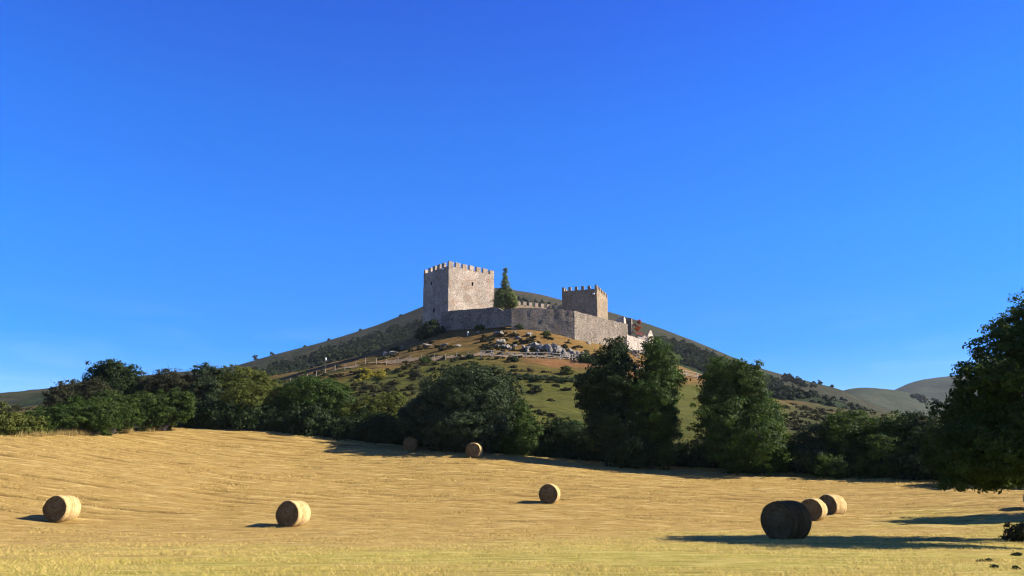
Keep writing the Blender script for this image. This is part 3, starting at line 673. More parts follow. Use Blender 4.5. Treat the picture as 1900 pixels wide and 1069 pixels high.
tree('broadleaf_tree', 'right tree of the close pair, with its right side sunlit', 'tree',
     [lob(1213, 652, 17, 24, 85), lob(1218, 668, 28, 30, 85), lob(1228, 695, 34, 34, 85), lob(1212, 740, 44, 46, 84), lob(1240, 735, 20, 36, 85), lob(1205, 790, 52, 42, 84), lob(1238, 785, 20, 26, 85), lob(1210, 830, 44, 32, 84)], ground_at(1205, 84), M['leaf_green'], .34, 2.6, .6, .32, group=HG)
tree('broadleaf_tree', 'broad green tree right of the close pair, its crown leaning right', 'tree',
     [lob(1345, 694, 40, 32, 82), lob(1378, 712, 36, 38, 82), lob(1332, 735, 32, 42, 82), lob(1385, 755, 50, 46, 81), lob(1420, 772, 32, 40, 81), lob(1345, 790, 48, 46, 81), lob(1410, 815, 46, 46, 80), lob(1435, 845, 32, 36, 80), lob(1365, 840, 48, 36, 80), lob(1320, 762, 16, 36, 82)], ground_at(1380, 81), M['leaf_green'], .33, 2.5, .6, .32, group=HG)
tree('bush', 'grey green bush with dry grass at its foot, right of the broad green tree', 'bush', [lob(1490, 830, 26, 28, 80), lob(1520, 818, 30, 30, 80), lob(1505, 855, 40, 26, 79)], ground_at(1505, 80), M['leaf_grey'], .28, 2.3, .45, .1, group=HG, twigs=14)
tree('bush', 'dark hedge bush with green top below the scrubby mountain slope', 'bush', [lob(1560, 802, 36, 30, 79), lob(1590, 796, 30, 28, 79), lob(1570, 845, 50, 36, 78), lob(1545, 870, 40, 22, 77)], ground_at(1570, 78), M['leaf_mid'], .28, 2.4, .5, .14, group=HG)
tree('bush', 'dark hedge bush standing below the pale far hill', 'bush', [lob(1635, 806, 34, 30, 77), lob(1665, 802, 28, 30, 77), lob(1640, 850, 50, 38, 76), lob(1620, 878, 44, 22, 75)], ground_at(1640, 76), M['leaf_green'], .28, 2.4, .5, .14, group=HG)
tree('bush', 'dark hedge bush half behind the large near tree', 'bush', [lob(1708, 800, 32, 34, 75), lob(1730, 835, 44, 44, 74), lob(1700, 870, 44, 30, 73), lob(1770, 860, 44, 40, 72), lob(1780, 820, 40, 40, 73)], ground_at(1720, 74), M['leaf_dark'], .28, 2.4, .5, .14, group=HG)
tree('bush', 'dark hedge bush behind the low branches of the large near tree', 'bush', [lob(1840, 860, 50, 44, 70), lob(1890, 850, 50, 50, 70), lob(1860, 885, 60, 30, 69), lob(1940, 870, 50, 44, 69)], ground_at(1860, 70), M['leaf_dark'], .28, 2.4, .5, .14, group=HG)
# large near tree on the right and its neighbour whose shadow crosses the field
NY = 33.5
tree('broadleaf_tree', 'large near tree reaching over the right edge of the field', 'tree',
     [lob(px, py, rx, ry, NY + dy, max(rx, 95), 0) for px, py, rx, ry, dy in [(1985, 585, 90, 70, 0), (1925, 610, 62, 60, 1.5), (2050, 620, 90, 80, -2), (1870, 665, 56, 48, 0), (1945, 700, 90, 80, 3.2), (1830, 715, 44, 40, -1.5), (1862, 760, 74, 62, 2), (1795, 775, 46, 38, 0), (1950, 800, 90, 70, -3), (1840, 830, 80, 54, -2.2), (1775, 835, 40, 38, .5), (1880, 870, 74, 34, 2.5), (1980, 870, 80, 40, -3.5), (2070, 760, 100, 100, 3.5), (2080, 680, 100, 100, -4), (1800, 870, 40, 26, 1)]]
     + [lob(1770, 898, 22, 11, NY, None, 0), lob(1845, 900, 26, 10, NY, None, 0)],
     ground_at(2000, NY), M['leaf_mid'], .13, 1.7, .30, .42, flat=.5)
tree('broadleaf_tree', 'tree beyond the right edge of the field whose shadow lies behind the bales', 'tree',
     [lob(2150, 800, 80, 90, 52, 60, 0), lob(2120, 740, 60, 60, 52, 60, 0), lob(2190, 740, 70, 60, 52, 60, 0), lob(2150, 690, 50, 50, 52, 50, 0)], ground_at(2150, 52), M['leaf_dark'], .36, 2.0, .6, .35)
tree('bush', 'small dark bush at the right edge where the long tree shadow starts', 'bush', [lob(1893, 988, 20, 14, 35), lob(1915, 982, 24, 18, 35), lob(1880, 997, 12, 8, 35)], ground_at(1900, 35), M['leaf_brown'], .13, 2.4, .2, 0)

# plants around the castle
pb = P(938, 576, 203); pz = 44.2
tree('poplar_tree', 'tall narrow tree with a pointed top beside the larger tower', 'tree',
     [lob(937, 506, 3.2, 8, 203), lob(937.5, 518, 5, 9, 203), lob(938, 530, 7, 10, 203), lob(937, 543, 13, 11, 203), lob(930, 551, 12, 12, 203), lob(946, 550, 12, 12, 203), lob(938, 562, 20, 12, 203), lob(926, 564, 10, 11, 203), lob(951, 562, 10, 11, 203)], (pb[0], 203, pz), M['leaf_conifer'], .24, 2.4, .42, .2, flat=.9)
tree('bush', 'dark bush against the left foot of the larger tower', 'bush', [lob(800, 612, 17, 14, 203), lob(787, 622, 15, 12, 203), lob(816, 616, 9, 10, 202), lob(805, 602, 9, 8, 203)], ground_at(800, 203), M['leaf_dark'], .45, 2.4, .7, 0)
tree('bush', 'bush with rust red leaves beside the ruined house', 'bush', [lob(1185.5, 597, 4.2, 3.6, 218), lob(1177.5, 604, 3.2, 3.2, 218), lob(1186, 607, 4, 3.4, 218), lob(1182, 611, 4.5, 3, 218)], (P(1183, 618, 218)[0], 218, P(1183, 618, 218)[2]), M['leaf_red'], .35, 2.0, .35, .12)
for px, py, rx, lbl in [(887, 611, 9, 'small green bush at the foot of the left run of the curtain wall'), (964, 612, 8, 'small green bush below the corner of the curtain wall'), (1017, 613, 7, 'small yellow green bush against the middle run of the curtain wall'), (784, 668, 11, 'rounded green bush beside the fence posts on the knoll'), (869, 665, 8, 'dark low bush between two fence posts on the knoll'), (950, 668, 10, 'dark low bush just below the start of the pale rail fence'), (728, 657, 8, 'dark bush among white rocks on the left shoulder of the knoll'), (1053, 687, 13, 'thin olive bush on the bracken slope below the rail fence'), (1090, 680, 16, 'green bush at the end of the rail fence by the trees'), (767, 684, 12, 'thin brownish bush on the slope above the dense bushy tree'), (1070, 768, 10, 'small round bush on the green slope left of the close pair of trees'), (1272, 815, 8, 'tiny dark bush on the grass between the big trees')]:
    Yb = {611: 199, 612: 196, 613: 194.3}.get(py, 178); Yb = {684: 166, 687: 168, 657: 202, 768: 120, 815: 106, 665: 179, 668: 177 if px > 900 else 181, 680: 180}.get(py, Yb)
    bx, by, bz = ground_at(px, Yb); k = Yb / F_PX * rx
    tree('bush', lbl, 'bush', [((bx, by, bz + k * .5), (k, k * .8, k * .62)), ((bx + k * .5, by, bz + k * .35), (k * .6, k * .6, k * .45))], (bx, by, bz), M['leaf_yellow'] if 'yellow' in lbl or 'olive' in lbl else M['leaf_brown'] if 'brownish' in lbl else M['leaf_dark'] if 'dark' in lbl else M['leaf_green'], .3, 2.2, .4, 0)
for i, (px, rx) in enumerate([(962, 12), (980, 13), (998, 14), (1015, 12), (1030, 11), (1045, 11), (1060, 13), (1075, 9), (1000, 9)]):
    Yb = 158 - (6 if i == 8 else 0) + 2 * math.sin(i * 2.3); bx, by, bz = ground_at(px, Yb); k = Yb / F_PX * rx
    tree('low_shrub', 'low dark shrub in the row across the green slope below the rail fence', 'shrub', [((bx, by, bz + k * .3), (k, k * .7, k * .5)), ((bx - k * .5, by, bz + k * .2), (k * .6, k * .5, k * .4))], (bx, by, bz), M['leaf_grey'], .3, 2.0, .4, 0, group='row of low shrubs on the green slope')

# woods on the mountain: one mass of trees on each flank
def in_poly(x, y, poly):
    c = False; n = len(poly)
    for i in range(n):
        (x0, y0), (x1, y1) = poly[i], poly[i - 1]
        if (y0 > y) != (y1 > y) and x < (x1 - x0) * (y - y0) / (y1 - y0) + x0: c = not c
    return c
def small_tree_lobes(x, y, z, h):
    return [((x + random.uniform(-.2, .2) * h, y, z + h * .5), (h * .42, h * .42, h * .45)), ((x + random.uniform(-.35, .35) * h, y - .1 * h, z + h * .3), (h * .36, h * .36, h * .32))]
def wood(name, polys, n, hmin, hmax, seed):
    rng = np.random.default_rng(seed); lobes = []; tries = 0
    while len(lobes) < 2 * n and tries < 200000:
        tries += 1; u = rng.uniform(-.5, .5); y = rng.uniform(285, 740); z = mz(u, y); px, py = to_px(u * y, y, z)
        if not any(in_poly(px, py, p) for p in polys): continue
        if fbm(np.array([u * y / 40]), np.array([y / 60]), seed=seed)[0] < -.22: continue
        lobes += small_tree_lobes(u * y, y, z - .4, rng.uniform(hmin, hmax) * (y / 480))
    V, Fq, T = crown_data(lobes, .95, 1.3, .8, .8, rng)
    return tag(mk(name, V, Fq, M['leaf_far'], None, False, {'tint': ('FACE', T)}), kind='stuff')
tag(wood('mountain_wood', [[(585, 668), (575, 662), (620, 650), (700, 623), (785, 594), (800, 598), (800, 645), (740, 648), (690, 662), (640, 668)]], 620, 2.6, 4.6, 101), 'dark wood covering the left flank of the mountain', 'wood')
tag(wood('mountain_wood', [[(1215, 625), (1240, 628), (1300, 655), (1390, 692), (1440, 712), (1400, 735), (1330, 700), (1290, 690), (1240, 665)], [(1415, 705), (1470, 706), (1515, 722), (1515, 742), (1440, 742)]], 620, 2.6, 4.6, 102), 'dark wood covering the right flank of the mountain', 'wood')
tag(wood('mountain_scrub', [[(420, 697), (520, 672), (600, 655), (700, 628), (785, 598), (785, 640), (640, 690), (560, 715), (430, 720)], [(1450, 745), (1560, 740), (1660, 785), (1600, 800), (1460, 790)], [(945, 552), (1045, 568), (1045, 585), (945, 580)], [(1215, 622), (1300, 648), (1440, 705), (1400, 720), (1215, 660)], [(160, 715), (330, 715), (400, 730), (300, 740)], [(0, 752), (90, 735), (160, 745), (60, 790), (0, 790)]], 850, 1.0, 2.6, 103), 'scattered low scrub on the foot of the mountain', 'scrub')
for px, h, lbl in [(1462, 3.4, 'small lone tree on the right skyline of the mountain'), (1518, 4.2, 'dark tree with twisted top at the right end of the mountain skyline'), (1540, 3, 'low tree at the right end of the mountain skyline, below the twisted one'), (472, 5.5, 'dark tree on the left mountain skyline above the hedge'), (503, 3.4, 'small dark tree on the left mountain skyline next to the larger one'), (563, 2.2, 'tiny round tree on the left skyline of the mountain'), (608, 2.2, 'tiny dark tree halfway up the left skyline of the mountain'), (665, 2, 'tiny dark bush on the left skyline left of the castle'), (741, 2, 'tiny tree on the skyline close to the larger tower')]:
    yb = 742.0; uu = slope(px, 680)[0]; zz = mz(uu, yb) - .4
    tree('skyline_tree', lbl, 'tree', small_tree_lobes(uu * yb, yb, zz, h), (uu * yb, yb, zz), M['leaf_far'], 1.0, 1.8, 1.0, .25, group='trees on the mountain skyline')
for px, py in [(1657, 743), (1668, 746), (1663, 748), (1675, 753), (1695, 752)]:
    a = P(px, py, 1150); tree('far_bush', 'tiny dark bush on the pale far hill', 'bush', [((a[0], a[1] - 60, a[2]), (4.2, 4, 3.0)), ((a[0] + 4, a[1] - 60, a[2] - 1), (3, 3, 2.4))], (a[0], a[1] - 60, a[2] - 4), M['leaf_far'], 2.0, 2, 2.0, 0, group='bushes on the far hill')

# heather tussocks and tall dry grass
rng = np.random.default_rng(77); L = []
while len(L) < 400:
    u = rng.uniform(-.33, .12); y = rng.uniform(118, 200); x = u * y
    if rng.random() > np.clip((-x + 12) / 30, .12, 1): continue
    if vnoise(np.array([x / 7]), np.array([y / 5]), seed=13)[0] < -.1: continue
    if np.hypot(x - 2, y - 206) < 22: continue
    s = rng.uniform(.3, .85); L.append(((x, y, gz(x, y) + s * .15), (s * 1.5, s, s * .5)))
for _ in range(85):
    px = rng.uniform(895, 1118); y = rng.uniform(182.5, 193.5); x, y, z = ground_at(px, y); s_ = rng.uniform(.25, .75)
    L.append(((x, y, z + s_ * .3), (s_ * 1.2, s_, s_ * .7)))
for _ in range(420):
    right = rng.random() < .62
    y = rng.uniform(118, 255); u = rng.uniform(.315, .50) if right else rng.uniform(-.62, -.40); x = u * y; s_ = rng.uniform(.4, 1.3)
    L.append(((x, y, gz(x, y) + s_ * .15), (s_ * 1.4, s_, s_ * .6)))
V, Fq, T = crown_data(L, .40, 1.2, .35, .6, rng)
tag(mk('heather', V, Fq, M['heather'], None, False, {'tint': ('FACE', T)}), 'dark heather tussocks scattered over the knoll', 'heather', kind='stuff')
rng = np.random.default_rng(78); L = []
while len(L) < 26:
    px = rng.uniform(640, 710); y = 172 + rng.uniform(-3, 6); x, y, z = ground_at(px, y); L.append(((x, y, z + .2), (.7, .6, .4)))
V, Fq, T = crown_data(L, .3, 1.6, .3, .8, rng)
tag(mk('gorse', V, Fq, M['leaf_gorse'], None, False, {'tint': ('FACE', T)}), 'yellow flowering gorse along the left fence on the knoll', 'gorse', kind='stuff')
def blades(x, y, z, h, w, lean, rng):
    n = len(x); a = rng.uniform(0, 2 * math.pi, n); d = np.stack([np.cos(a), np.sin(a), 0 * a], 1); l = rng.uniform(0, 2 * math.pi, n); ln = np.stack([np.cos(l), np.sin(l), 0 * l], 1) * (lean * h)[:, None]
    B = np.stack([x, y, z], 1); up = np.stack([0 * h, 0 * h, h], 1)
    V = np.stack([B - d * w[:, None], B + d * w[:, None], B + up + ln], 1).reshape(-1, 3)
    return V, np.arange(3 * n).reshape(n, 3)
rng = np.random.default_rng(5)
n = 26000; x = np.concatenate([rng.uniform(-75, -38.3, n), rng.uniform(36, 50, n // 6)]); n = len(x)
y = edge_y(x) + np.where(x < -38, -3.6, .2) + rng.normal(0, 1.0, n); cl = vnoise(x / 1.2, y / 1.2, seed=4); kp = cl > -.05; x, y, cl = x[kp], y[kp], cl[kp]; n = len(x)
h = rng.uniform(.1, .7, n) * (1 + .5 * cl)
V, Fq = blades(x, y, base_z(x, y) - .05, h, np.full(n, .028), rng.uniform(.1, .45, n), rng)
tag(mk('tall_grass', V, Fq, M['dry_blade'], None, False, {'tint': ('FACE', np.clip(rng.normal(.5, .25, n) - .2 * cl, 0, 1))}), 'tall dry grass along the edge of the field', 'grass', kind='stuff')
# stubble and loose straw on the field
n = 330000; yy = 15 * (90 / 15) ** rng.random(n); x = rng.uniform(-.66, .66, n) * yy; kp = yy < edge_y(x) - .5; x, yy = x[kp], yy[kp]; n = len(x)
rc = fbm(x / 3.5, yy / 1.4, seed=61, oct=3); rr_ = row_fields(x, yy)[1]; kp = rng.random(n) < np.clip(.5 + rc * 1.3 + (rr_ - .5) * .8 * np.clip((yy - 30) / 20, 0, 1), .06, 1); x, yy, rc = x[kp], yy[kp], rc[kp]; n = len(x)
h = rng.uniform(.03, .10, n) * (1 + .8 * rc) * np.clip(yy / 40, .8, 1.8)
V, Fq = blades(x, yy, base_z(x, yy) + .0, h, rng.uniform(.006, .016, n) * np.clip(yy / 22, .8, 3.2), rng.uniform(.3, 2.2, n), rng)
gr = np.clip(1.15 - (yy - 16) / 24 + .024 * x + .8 * fbm(x / 9, yy / 7, seed=14, oct=3), 0, 1)
tag(mk('stubble', V, Fq, M['stubble'], None, False, {'tint': ('FACE', np.clip(rng.normal(.4, .25, n) + .45 * gr, 0, 1))}), 'golden cut stubble and loose straw on the field', 'stubble', kind='stuff')

# ------------------------------------------------------------ hay bales
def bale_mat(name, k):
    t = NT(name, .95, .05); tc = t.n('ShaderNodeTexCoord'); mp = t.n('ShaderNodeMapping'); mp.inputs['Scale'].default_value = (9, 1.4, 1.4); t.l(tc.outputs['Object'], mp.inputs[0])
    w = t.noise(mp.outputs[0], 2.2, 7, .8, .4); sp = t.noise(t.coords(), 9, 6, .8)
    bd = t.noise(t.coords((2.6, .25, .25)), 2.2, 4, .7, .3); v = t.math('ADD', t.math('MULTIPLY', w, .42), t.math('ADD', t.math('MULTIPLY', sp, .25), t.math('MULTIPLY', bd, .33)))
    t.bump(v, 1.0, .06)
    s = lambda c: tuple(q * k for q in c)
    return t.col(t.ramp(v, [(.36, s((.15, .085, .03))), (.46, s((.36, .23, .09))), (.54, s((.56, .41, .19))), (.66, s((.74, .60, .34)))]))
M['bale'] = bale_mat('hay', .95); M['dark_bale'] = bale_mat('dark_hay', .18); M['bale_end'] = bale_mat('shade_toned_hay_end', .25)  # end faces carry their shade in the colour, darker than the sides
M['straw'] = leaf_mat('loose_straw', (.26, .17, .06), (.44, .32, .14), .2)
def bale_mesh(m, rad_=.71, ln=1.22, seed=0):
    ns, nl, nr = 72, 16, 10; V, Fl = [], []
    prof = []                                        # (axial, radius) rings from the centre of the near face to the far one
    for i in range(nr): prof.append((-ln / 2 - .02 * math.cos(i / nr * math.pi), rad_ * (.03 + .9 * i / nr)))
    for i in range(nl + 1):
        a = -1 + 2 * i / nl; prof.append((a * ln / 2, rad_ * (1 - .055 * abs(a) ** 8)))
    for i in range(nr - 1, -1, -1): prof.append((ln / 2 + .02 * math.cos(i / nr * math.pi), rad_ * (.03 + .9 * i / nr)))
    for i, (a, r) in enumerate(prof):
        for k in range(ns):
            t = 2 * math.pi * k / ns; V.append((a, r * math.cos(t), r * math.sin(t)))
    V = np.array(V); side = np.hypot(V[:, 1], V[:, 2]) / rad_
    q = 1 + .07 * fbm(V[:, 0] * 1.6 + seed, V[:, 1] * 1.6, V[:, 2] * 1.6, 5) + .020 * vnoise(V[:, 0] * 14, V[:, 1] * 3, V[:, 2] * 3, 6)
    th = np.arctan2(V[:, 2], V[:, 1]); spiral = np.sin(side * 34 + th) * .012 + .03 * vnoise(V[:, 1] * 7, V[:, 2] * 7, seed=8)
    V[:, 0] += np.where(np.abs(V[:, 0]) > ln / 2 * .97, spiral, 0); V[:, 1] *= q; V[:, 2] *= q
    V[:, 2] = np.maximum(V[:, 2], -rad_ * .93)       # flattened where it sits
    n = len(prof)
    Fl = [(i * ns + k, i * ns + (k + 1) % ns, (i + 1) * ns + (k + 1) % ns, (i + 1) * ns + k) for i in range(n - 1) for k in range(ns)]
    Fl = [f[::-1] for f in Fl] + [tuple(range(ns)), tuple((n - 1) * ns + k for k in range(ns - 1, -1, -1))]
    V[:, 2] += rad_ * .93
    return V, Fl
def straw_mesh(rad_, ln, n, rng):
    t = rng.uniform(0, 2 * math.pi, n); end = rng.random(n) < .1
    a = np.where(end, np.where(rng.random(n) < .7, -1, 1) * (ln / 2 + .01), rng.uniform(-ln / 2, ln / 2, n)); r = np.where(end, rad_ * np.sqrt(rng.random(n)), rad_ * 1.005)
    c = np.stack([a, r * np.cos(t), np.maximum(r * np.sin(t), -rad_ * .9) + rad_ * .93], 1)
    tan = np.stack([rng.normal(0, .4, n), -np.sin(t), np.cos(t)], 1) * rng.choice([-1, 1], n)[:, None]; out = np.stack([np.where(end, np.sign(a), 0), np.where(end, 0, np.cos(t)), np.where(end, 0, np.sin(t))], 1)
    d = tan + out * rng.uniform(.1, .9, n)[:, None]; d /= np.linalg.norm(d, axis=1, keepdims=True); s = rng.uniform(.05, .17, n)[:, None]; w = np.cross(d, out); w /= np.linalg.norm(w, axis=1, keepdims=True) + 1e-6
    V = np.stack([c - w * .006, c + w * .006, c + d * s], 1).reshape(-1, 3); return V, np.arange(3 * n).reshape(n, 3)
BG = 'round hay bales on the cut field'
bales = [(113, 967, 46.5, 9, 'round hay bale farthest left, alone on the left of the field'), (543, 977.5, 46.5, 18, 'hay bale second from the left, dark end face and long sunlit side, standing alone'),
         (1020, 934, 61, 13, 'round hay bale alone in the middle of the field, short dark shadow to its left'), (1511, 966, 55.5, 34, 'middle hay bale of the three on the right, behind the shaded dark one'),
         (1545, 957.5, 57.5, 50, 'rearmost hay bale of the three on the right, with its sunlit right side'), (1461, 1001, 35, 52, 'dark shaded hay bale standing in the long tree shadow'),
         (880, 848.5, 82.8, 10, 'small distant hay bale with sunlit rim at the edge of the hedge shadow'), (762, 836.5, 90.6, 0, 'distant hay bale fully in the hedge shadow, barely visible'), (1925, 945, 52, 30, 'hay bale cut off by the right edge of the picture')]
for i, (px, py, Yb, head, lbl) in enumerate(bales):
    Yb = min(np.linspace(Yb * .9, Yb * 1.1, 61), key=lambda q: abs(to_px(slope(px, py)[0] * q, q, gz(slope(px, py)[0] * q, q))[1] - py) + .15 * abs(q - Yb))
    x = slope(px, py)[0] * Yb; z = gz(x, Yb); dark = 'dark shaded' in lbl  # this one bale gets the darker hay all over
    rr = (.75 if dark else .71) * random.uniform(.98, 1.03)
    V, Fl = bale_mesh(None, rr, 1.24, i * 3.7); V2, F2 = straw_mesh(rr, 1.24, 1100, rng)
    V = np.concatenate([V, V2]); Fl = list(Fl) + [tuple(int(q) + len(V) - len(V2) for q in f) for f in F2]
    bo = mk('hay_bale', V, Fl, M['dark_bale' if dark else 'bale'], None, True)
    bo.data.materials.append(M['dark_bale' if dark else 'bale_end']); bo.data.materials.append(M['dark_bale' if dark else 'straw'])
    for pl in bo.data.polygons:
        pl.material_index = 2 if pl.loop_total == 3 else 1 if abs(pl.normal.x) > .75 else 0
    at = bo.data.attributes.new('tint', 'FLOAT', 'FACE'); at.data.foreach_set('value', rng.random(len(bo.data.polygons)).astype(np.float32))
    bo.location = (x, Yb, z - .03); bo.rotation_euler = (0, 0, rad(90 - head)); tag(bo, lbl, 'hay bale', BG)

# ------------------------------------------------------------ fences, path, rocks, posts
PATH = [(470, 178), (540, 184), (600, 189), (660, 187.5), (735, 184.5), (800, 182), (870, 180), (950, 179.5), (1050, 181), (1110, 184), (1200, 192), (1280, 200), (1340, 205)]
def path_pt(px, dy=0.0):
    Yp = np.interp(px, [a for a, _ in PATH], [b for _, b in PATH]) + dy; x = slope(px, 675)[0] * Yp; return x, Yp, gz(x, Yp)
V, Fl = [], []; pts = np.arange(480, 1330, 4)
for i, px in enumerate(pts):
    wj = .25 * math.sin(i * 1.3) + .2 * math.sin(i * .37)
    for dy in (.3 + wj, 1.3, 2.5 + wj):
        x, y, z = path_pt(px, dy); V.append((x, y, z + .10))
n = len(pts); Fl = [(i * 3 + k, i * 3 + 3 + k, i * 3 + 4 + k, i * 3 + 1 + k) for i in range(n - 1) for k in (0, 1)]
M['path'] = plain('path_gravel', (.17, .12, .07), .95, .45, 1.3)
tag(mk('path', V, Fl, M['path'], None, True), kind='structure')
def post_mesh(m, h, r, seed):
    mb = MB(); l = R.normal(0, .04, 2); mb.tube([(0, 0, -.3), (0, 0, h * .5), (l[0], l[1], h), (l[0], l[1], h + .04)], [r, r, r * .95, r * .6], 6); return mb
def fence(name, label, pxs, h, r, pm, rails, rr, rm, rname):
    x0, y0, z0 = path_pt(pxs[0]); org = np.array((x0, y0, z0)); root = empty(name, org, label, 'fence'); tops = []
    for i, px in enumerate(pxs):
        x, y, z = path_pt(px); hh = h * random.uniform(.9, 1.12); o = post_mesh(pm, hh, r, i).build('post', pm, root); o.location = np.array((x, y, z)) - org; tops.append((x, y, z))
    for f in rails:
        mb = MB(); prev = None
        for a, b in zip(tops[:-1], tops[1:]):
            s = R.uniform(-.05, .05, 2); mb.tube([(a[0], a[1] - r, a[2] + h * f + s[0]), (b[0], b[1] - r, b[2] + h * f + s[1])], [rr, rr], 5)
        mb.build(rname, rm, root, org=org)
    return root
fence('wire_fence', 'thin post and wire fence climbing the left side of the knoll', [486, 511, 527, 541, 556, 571, 588, 604, 622, 640, 660, 678, 698, 717, 738, 760, 782, 805, 826, 847, 868], 1.25, .10, M['post'], (.5, .9), .012, M['dark_post'], 'wire')
fence('rail_fence', 'pale wooden rail fence along the path below the crag', [893, 912, 932, 955, 976, 997, 1018, 1040, 1062, 1085, 1108, 1132, 1156, 1180, 1204, 1228, 1252, 1272, 1292, 1312], 1.25, .11, M['rail'], (.45, .92), .065, M['rail'], 'rail')
# pole with a white head on the left shoulder
x, y, z = path_pt(604, 4); org = np.array((x, y, z)); lp = empty('pole', org, 'thin dark pole with a white head, left of the knoll fence', 'pole')
mb = MB(); mb.tube([(0, 0, -.3), (0, 0, 2.9)], [.09, .07], 6); mb.build('shaft', M['dark_post'], lp)
mb = MB(); mb.tube([(0, 0, 2.9), (0, 0, 3.0), (0, 0, 3.5), (0, 0, 3.6)], [.08, .17, .19, .06], 8); mb.build('head', M['white_metal'], lp)
x, y, z = ground_at(865, 196.5); pst = MB(); pst.tube([(0, 0, -.2), (0, 0, .7)], [.11, .09], 6); pst.tube([(0, 0, .7), (0, 0, .95)], [.2, .17], 6)
o = pst.build('marker_post', M['white_metal'], None); o.location = (x, y, z); tag(o, 'short white marker post below the left run of the curtain wall', 'post')

M['rock'] = stone_mat('limestone', (.38, .345, .30), (.235, .21, .175), (.07, .06, .05), .8)
def ico():
    import bmesh
    bm = bmesh.new(); bmesh.ops.create_icosphere(bm, subdivisions=3, radius=1); bm.verts.ensure_lookup_table()
    V = np.array([v.co[:] for v in bm.verts]); Fl = np.array([[v.index for v in f.verts] for f in bm.faces]); bm.free(); return V, Fl
IV, IF = ico()
def rock_verts(sx, sy, sz, rot, seed):
    V = IV.copy(); rg = np.random.default_rng(seed)
    for _ in range(15):                              # planes cut the lump into facets
        d = rg.normal(size=3); d /= np.linalg.norm(d); c = rg.uniform(.38, .8); t = V @ d - c; V = V - np.clip(t, 0, None)[:, None] * d
    V = V * (1.25 + .14 * fbm(V[:, 0] * 2 + seed, V[:, 1] * 2, V[:, 2] * 2, 3))[:, None] * (sx, sy, sz)
    c, s = math.cos(rot), math.sin(rot); return V @ np.array([[c, s, 0], [-s, c, 0], [0, 0, 1]])
def rock(label, px, Y, sx, sz, seed, grp, sink=.35, sy=None):
    x, y, z = ground_at(px, Y); V = rock_verts(sx, sy or sx * .7, sz, seed * 1.7, seed)
    o = mk('limestone_rock', V, IF, M['rock'], None, False); o.location = (x, y, z + sz * (1 - 2 * sink) * .9); return tag(o, label, 'rock', grp)
CG = 'limestone outcrops of the crag below the curtain wall'
crag = [(932, 634, 1.5, 1.2), (922, 640, 1.1, .8), (944, 643, 1.0, .7), (960, 628, .9, .5), (972, 650, 1.1, .8), (985, 640, 1.0, .8), (978, 655, .9, 1.2), (1006, 648, 1.3, 1.4), (1000, 656, .8, .7), (1020, 650, 1.5, 1.3), (1030, 640, 1.0, 1.0), (1037, 652, 1.2, 1.5), (1043, 641, 1.1, 1.2), (1052, 655, 1.0, .9), (1064, 645, 1.0, 1.3), (1058, 660, .9, 1.0), (1075, 648, 1.2, 1.1), (1084, 655, 1.3, 1.2), (1095, 652, 1.1, 1.1), (1104, 660, 1.5, 1.3), (1118, 664, 1.6, 1.4), (1022, 663, .7, .5), (1090, 665, .9, .7), (1050, 645, .8, .6), (955, 640, .7, .5)]
for i, (px, py, sx, sz) in enumerate(crag):
    Yr = np.interp(py, [625, 640, 655, 668], [193, 188.5, 185.5, 182.5]) + np.interp(px, [900, 1060, 1120], [-1.5, -.5, 3])
    lbl = 'tall white limestone block, biggest of the crag under the corner of the curtain wall' if i == 9 else 'rounded grey boulder at the right end of the crag by the trees' if i == 20 else 'pale limestone outcrop near the left end of the crag' if i < 5 else 'grey white limestone rock in the crag above the rail fence'
    rock(lbl, px, Yr, sx * .95, sz * 1.05, 200 + i, CG, .38, sx * .55)
    if i not in (9, 20):
        rock(lbl, px + R.uniform(-9, 9), Yr + R.uniform(-2.2, 2.2), sx * R.uniform(.45, .8), sz * R.uniform(.5, 1.0), 260 + i, CG, .38, sx * .5)
for i, (px, Yr, sx, sz, lbl) in enumerate([(930, 193.0, 1.9, .55, 'long white rock slab at the foot of the curtain wall corner'), (919, 193.5, .8, .5, 'small white rock at the left end of the long slab'), (886, 196.5, .7, .35, 'small white rock below the left run of the curtain wall'), (983, 192.5, 1.1, .5, 'grey rock at the foot of the middle run of the curtain wall'), (1098, 199, .9, .7, 'dark rounded rock at the foot of the sunlit run of the curtain wall'),
        (706, 201, .55, .75, 'upright white rock on the left shoulder of the knoll'), (711, 201, .6, .6, 'white rock beside the upright one on the left shoulder of the knoll'), (722, 201, 1.1, .6, 'flat pale rock on the left shoulder of the knoll'), (740, 202, .6, .6, 'small white rock right of the dark bush on the left shoulder'), (790, 195, 1.5, .5, 'long grey rock on the knoll below the bush by the larger tower'), (820, 192, 1.3, .45, 'grey rock on the dry grass below the larger tower'), (848, 190, 1.0, .4, 'low grey rock on the dry grass left of the crag')]):
    rock(lbl, px, Yr, sx, sz, 300 + i, None, .25)
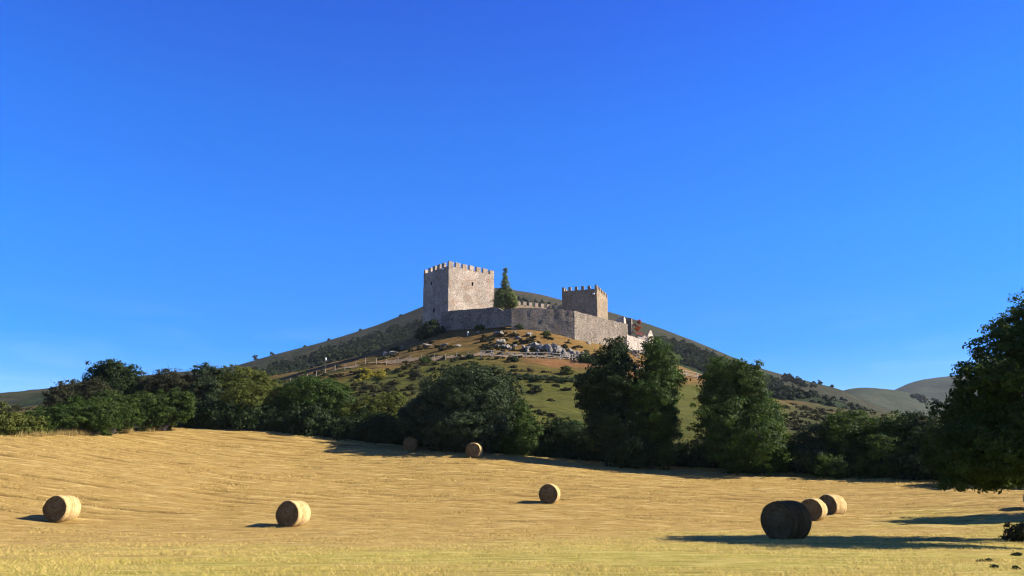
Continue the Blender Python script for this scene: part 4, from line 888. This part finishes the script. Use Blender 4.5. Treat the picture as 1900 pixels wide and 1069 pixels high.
for i, (px, py, Yr, sz) in enumerate([(1178, 632, 212, .5), (1186, 636, 212, .7), (1192, 630, 214, .45), (1172, 640, 210, .6), (1181, 645, 210, .5), (1199, 634, 214, .5), (1188, 650, 208, .7), (1206, 640, 213, .45)]):
    rock('pale fallen stone in the rubble between the ruined walls and the small house', px, Yr, sz * 1.3, sz, 400 + i, 'fallen stones by the ruined house', .25)
mbv, mbf, k = [], [], 0
for i in range(200):
    px = rng.normal(960, 75) if i % 4 else rng.uniform(640, 1320); x, y, z = path_pt(float(np.clip(px, 500, 1320)), rng.uniform(-.7, 3.6)); s = rng.uniform(.07, .26)
    V = rock_verts(s, s * .8, s * .65, i, i) [:, :] + (x, y, z + s * .2); mbv.append(V); mbf.append(IF + k); k += len(V)
tag(mk('path_stones', np.concatenate(mbv), np.concatenate(mbf), M['rock']), 'pale stones strewn along the path on the knoll', 'stones', kind='stuff')

# weeds in the near grass, bottom right
for i, (px, py) in enumerate([(1830, 1052), (1887, 1036), (1845, 1064), (1888, 1066)]):
    Yw = 1.65 / -slope(px, py)[1]; x = slope(px, py)[0] * Yw; z = gz(x, Yw); s = [.10, .08, .06, .07, .05][i]
    tree('weed', ['dark leafy weed in the near grass, largest at the bottom right', 'dark weed at the right edge of the near grass', 'small weed at the bottom right below the largest weed', 'small weed in the bottom right corner', 'small weed left of the largest weed at the bottom right'][i], 'weed', [((x, Yw, z + s * .3), (s * 1.4, s, s * .5))], (x, Yw, z), M['leaf_dark'], .06, 2.0, .07, 0)

# ------------------------------------------------------------ haze
HZ = 0.000045
V = [(x, y, z) for z in (-16, 520) for y in (-2600, 2750) for x in (-2600, 2600)]
hm = bpy.data.materials.new('haze_air'); hm.use_nodes = True; t = hm.node_tree; t.nodes.clear()
ho_ = t.nodes.new('ShaderNodeOutputMaterial'); pv = t.nodes.new('ShaderNodeVolumePrincipled'); pv.inputs['Color'].default_value = (.80, .88, 1, 1); pv.inputs['Density'].default_value = HZ; pv.inputs['Anisotropy'].default_value = 0.1
t.links.new(pv.outputs[0], ho_.inputs['Volume'])
tag(mk('haze', V, [(0, 2, 3, 1), (4, 5, 7, 6), (0, 1, 5, 4), (2, 6, 7, 3), (0, 4, 6, 2), (1, 3, 7, 5)], hm), kind='stuff')
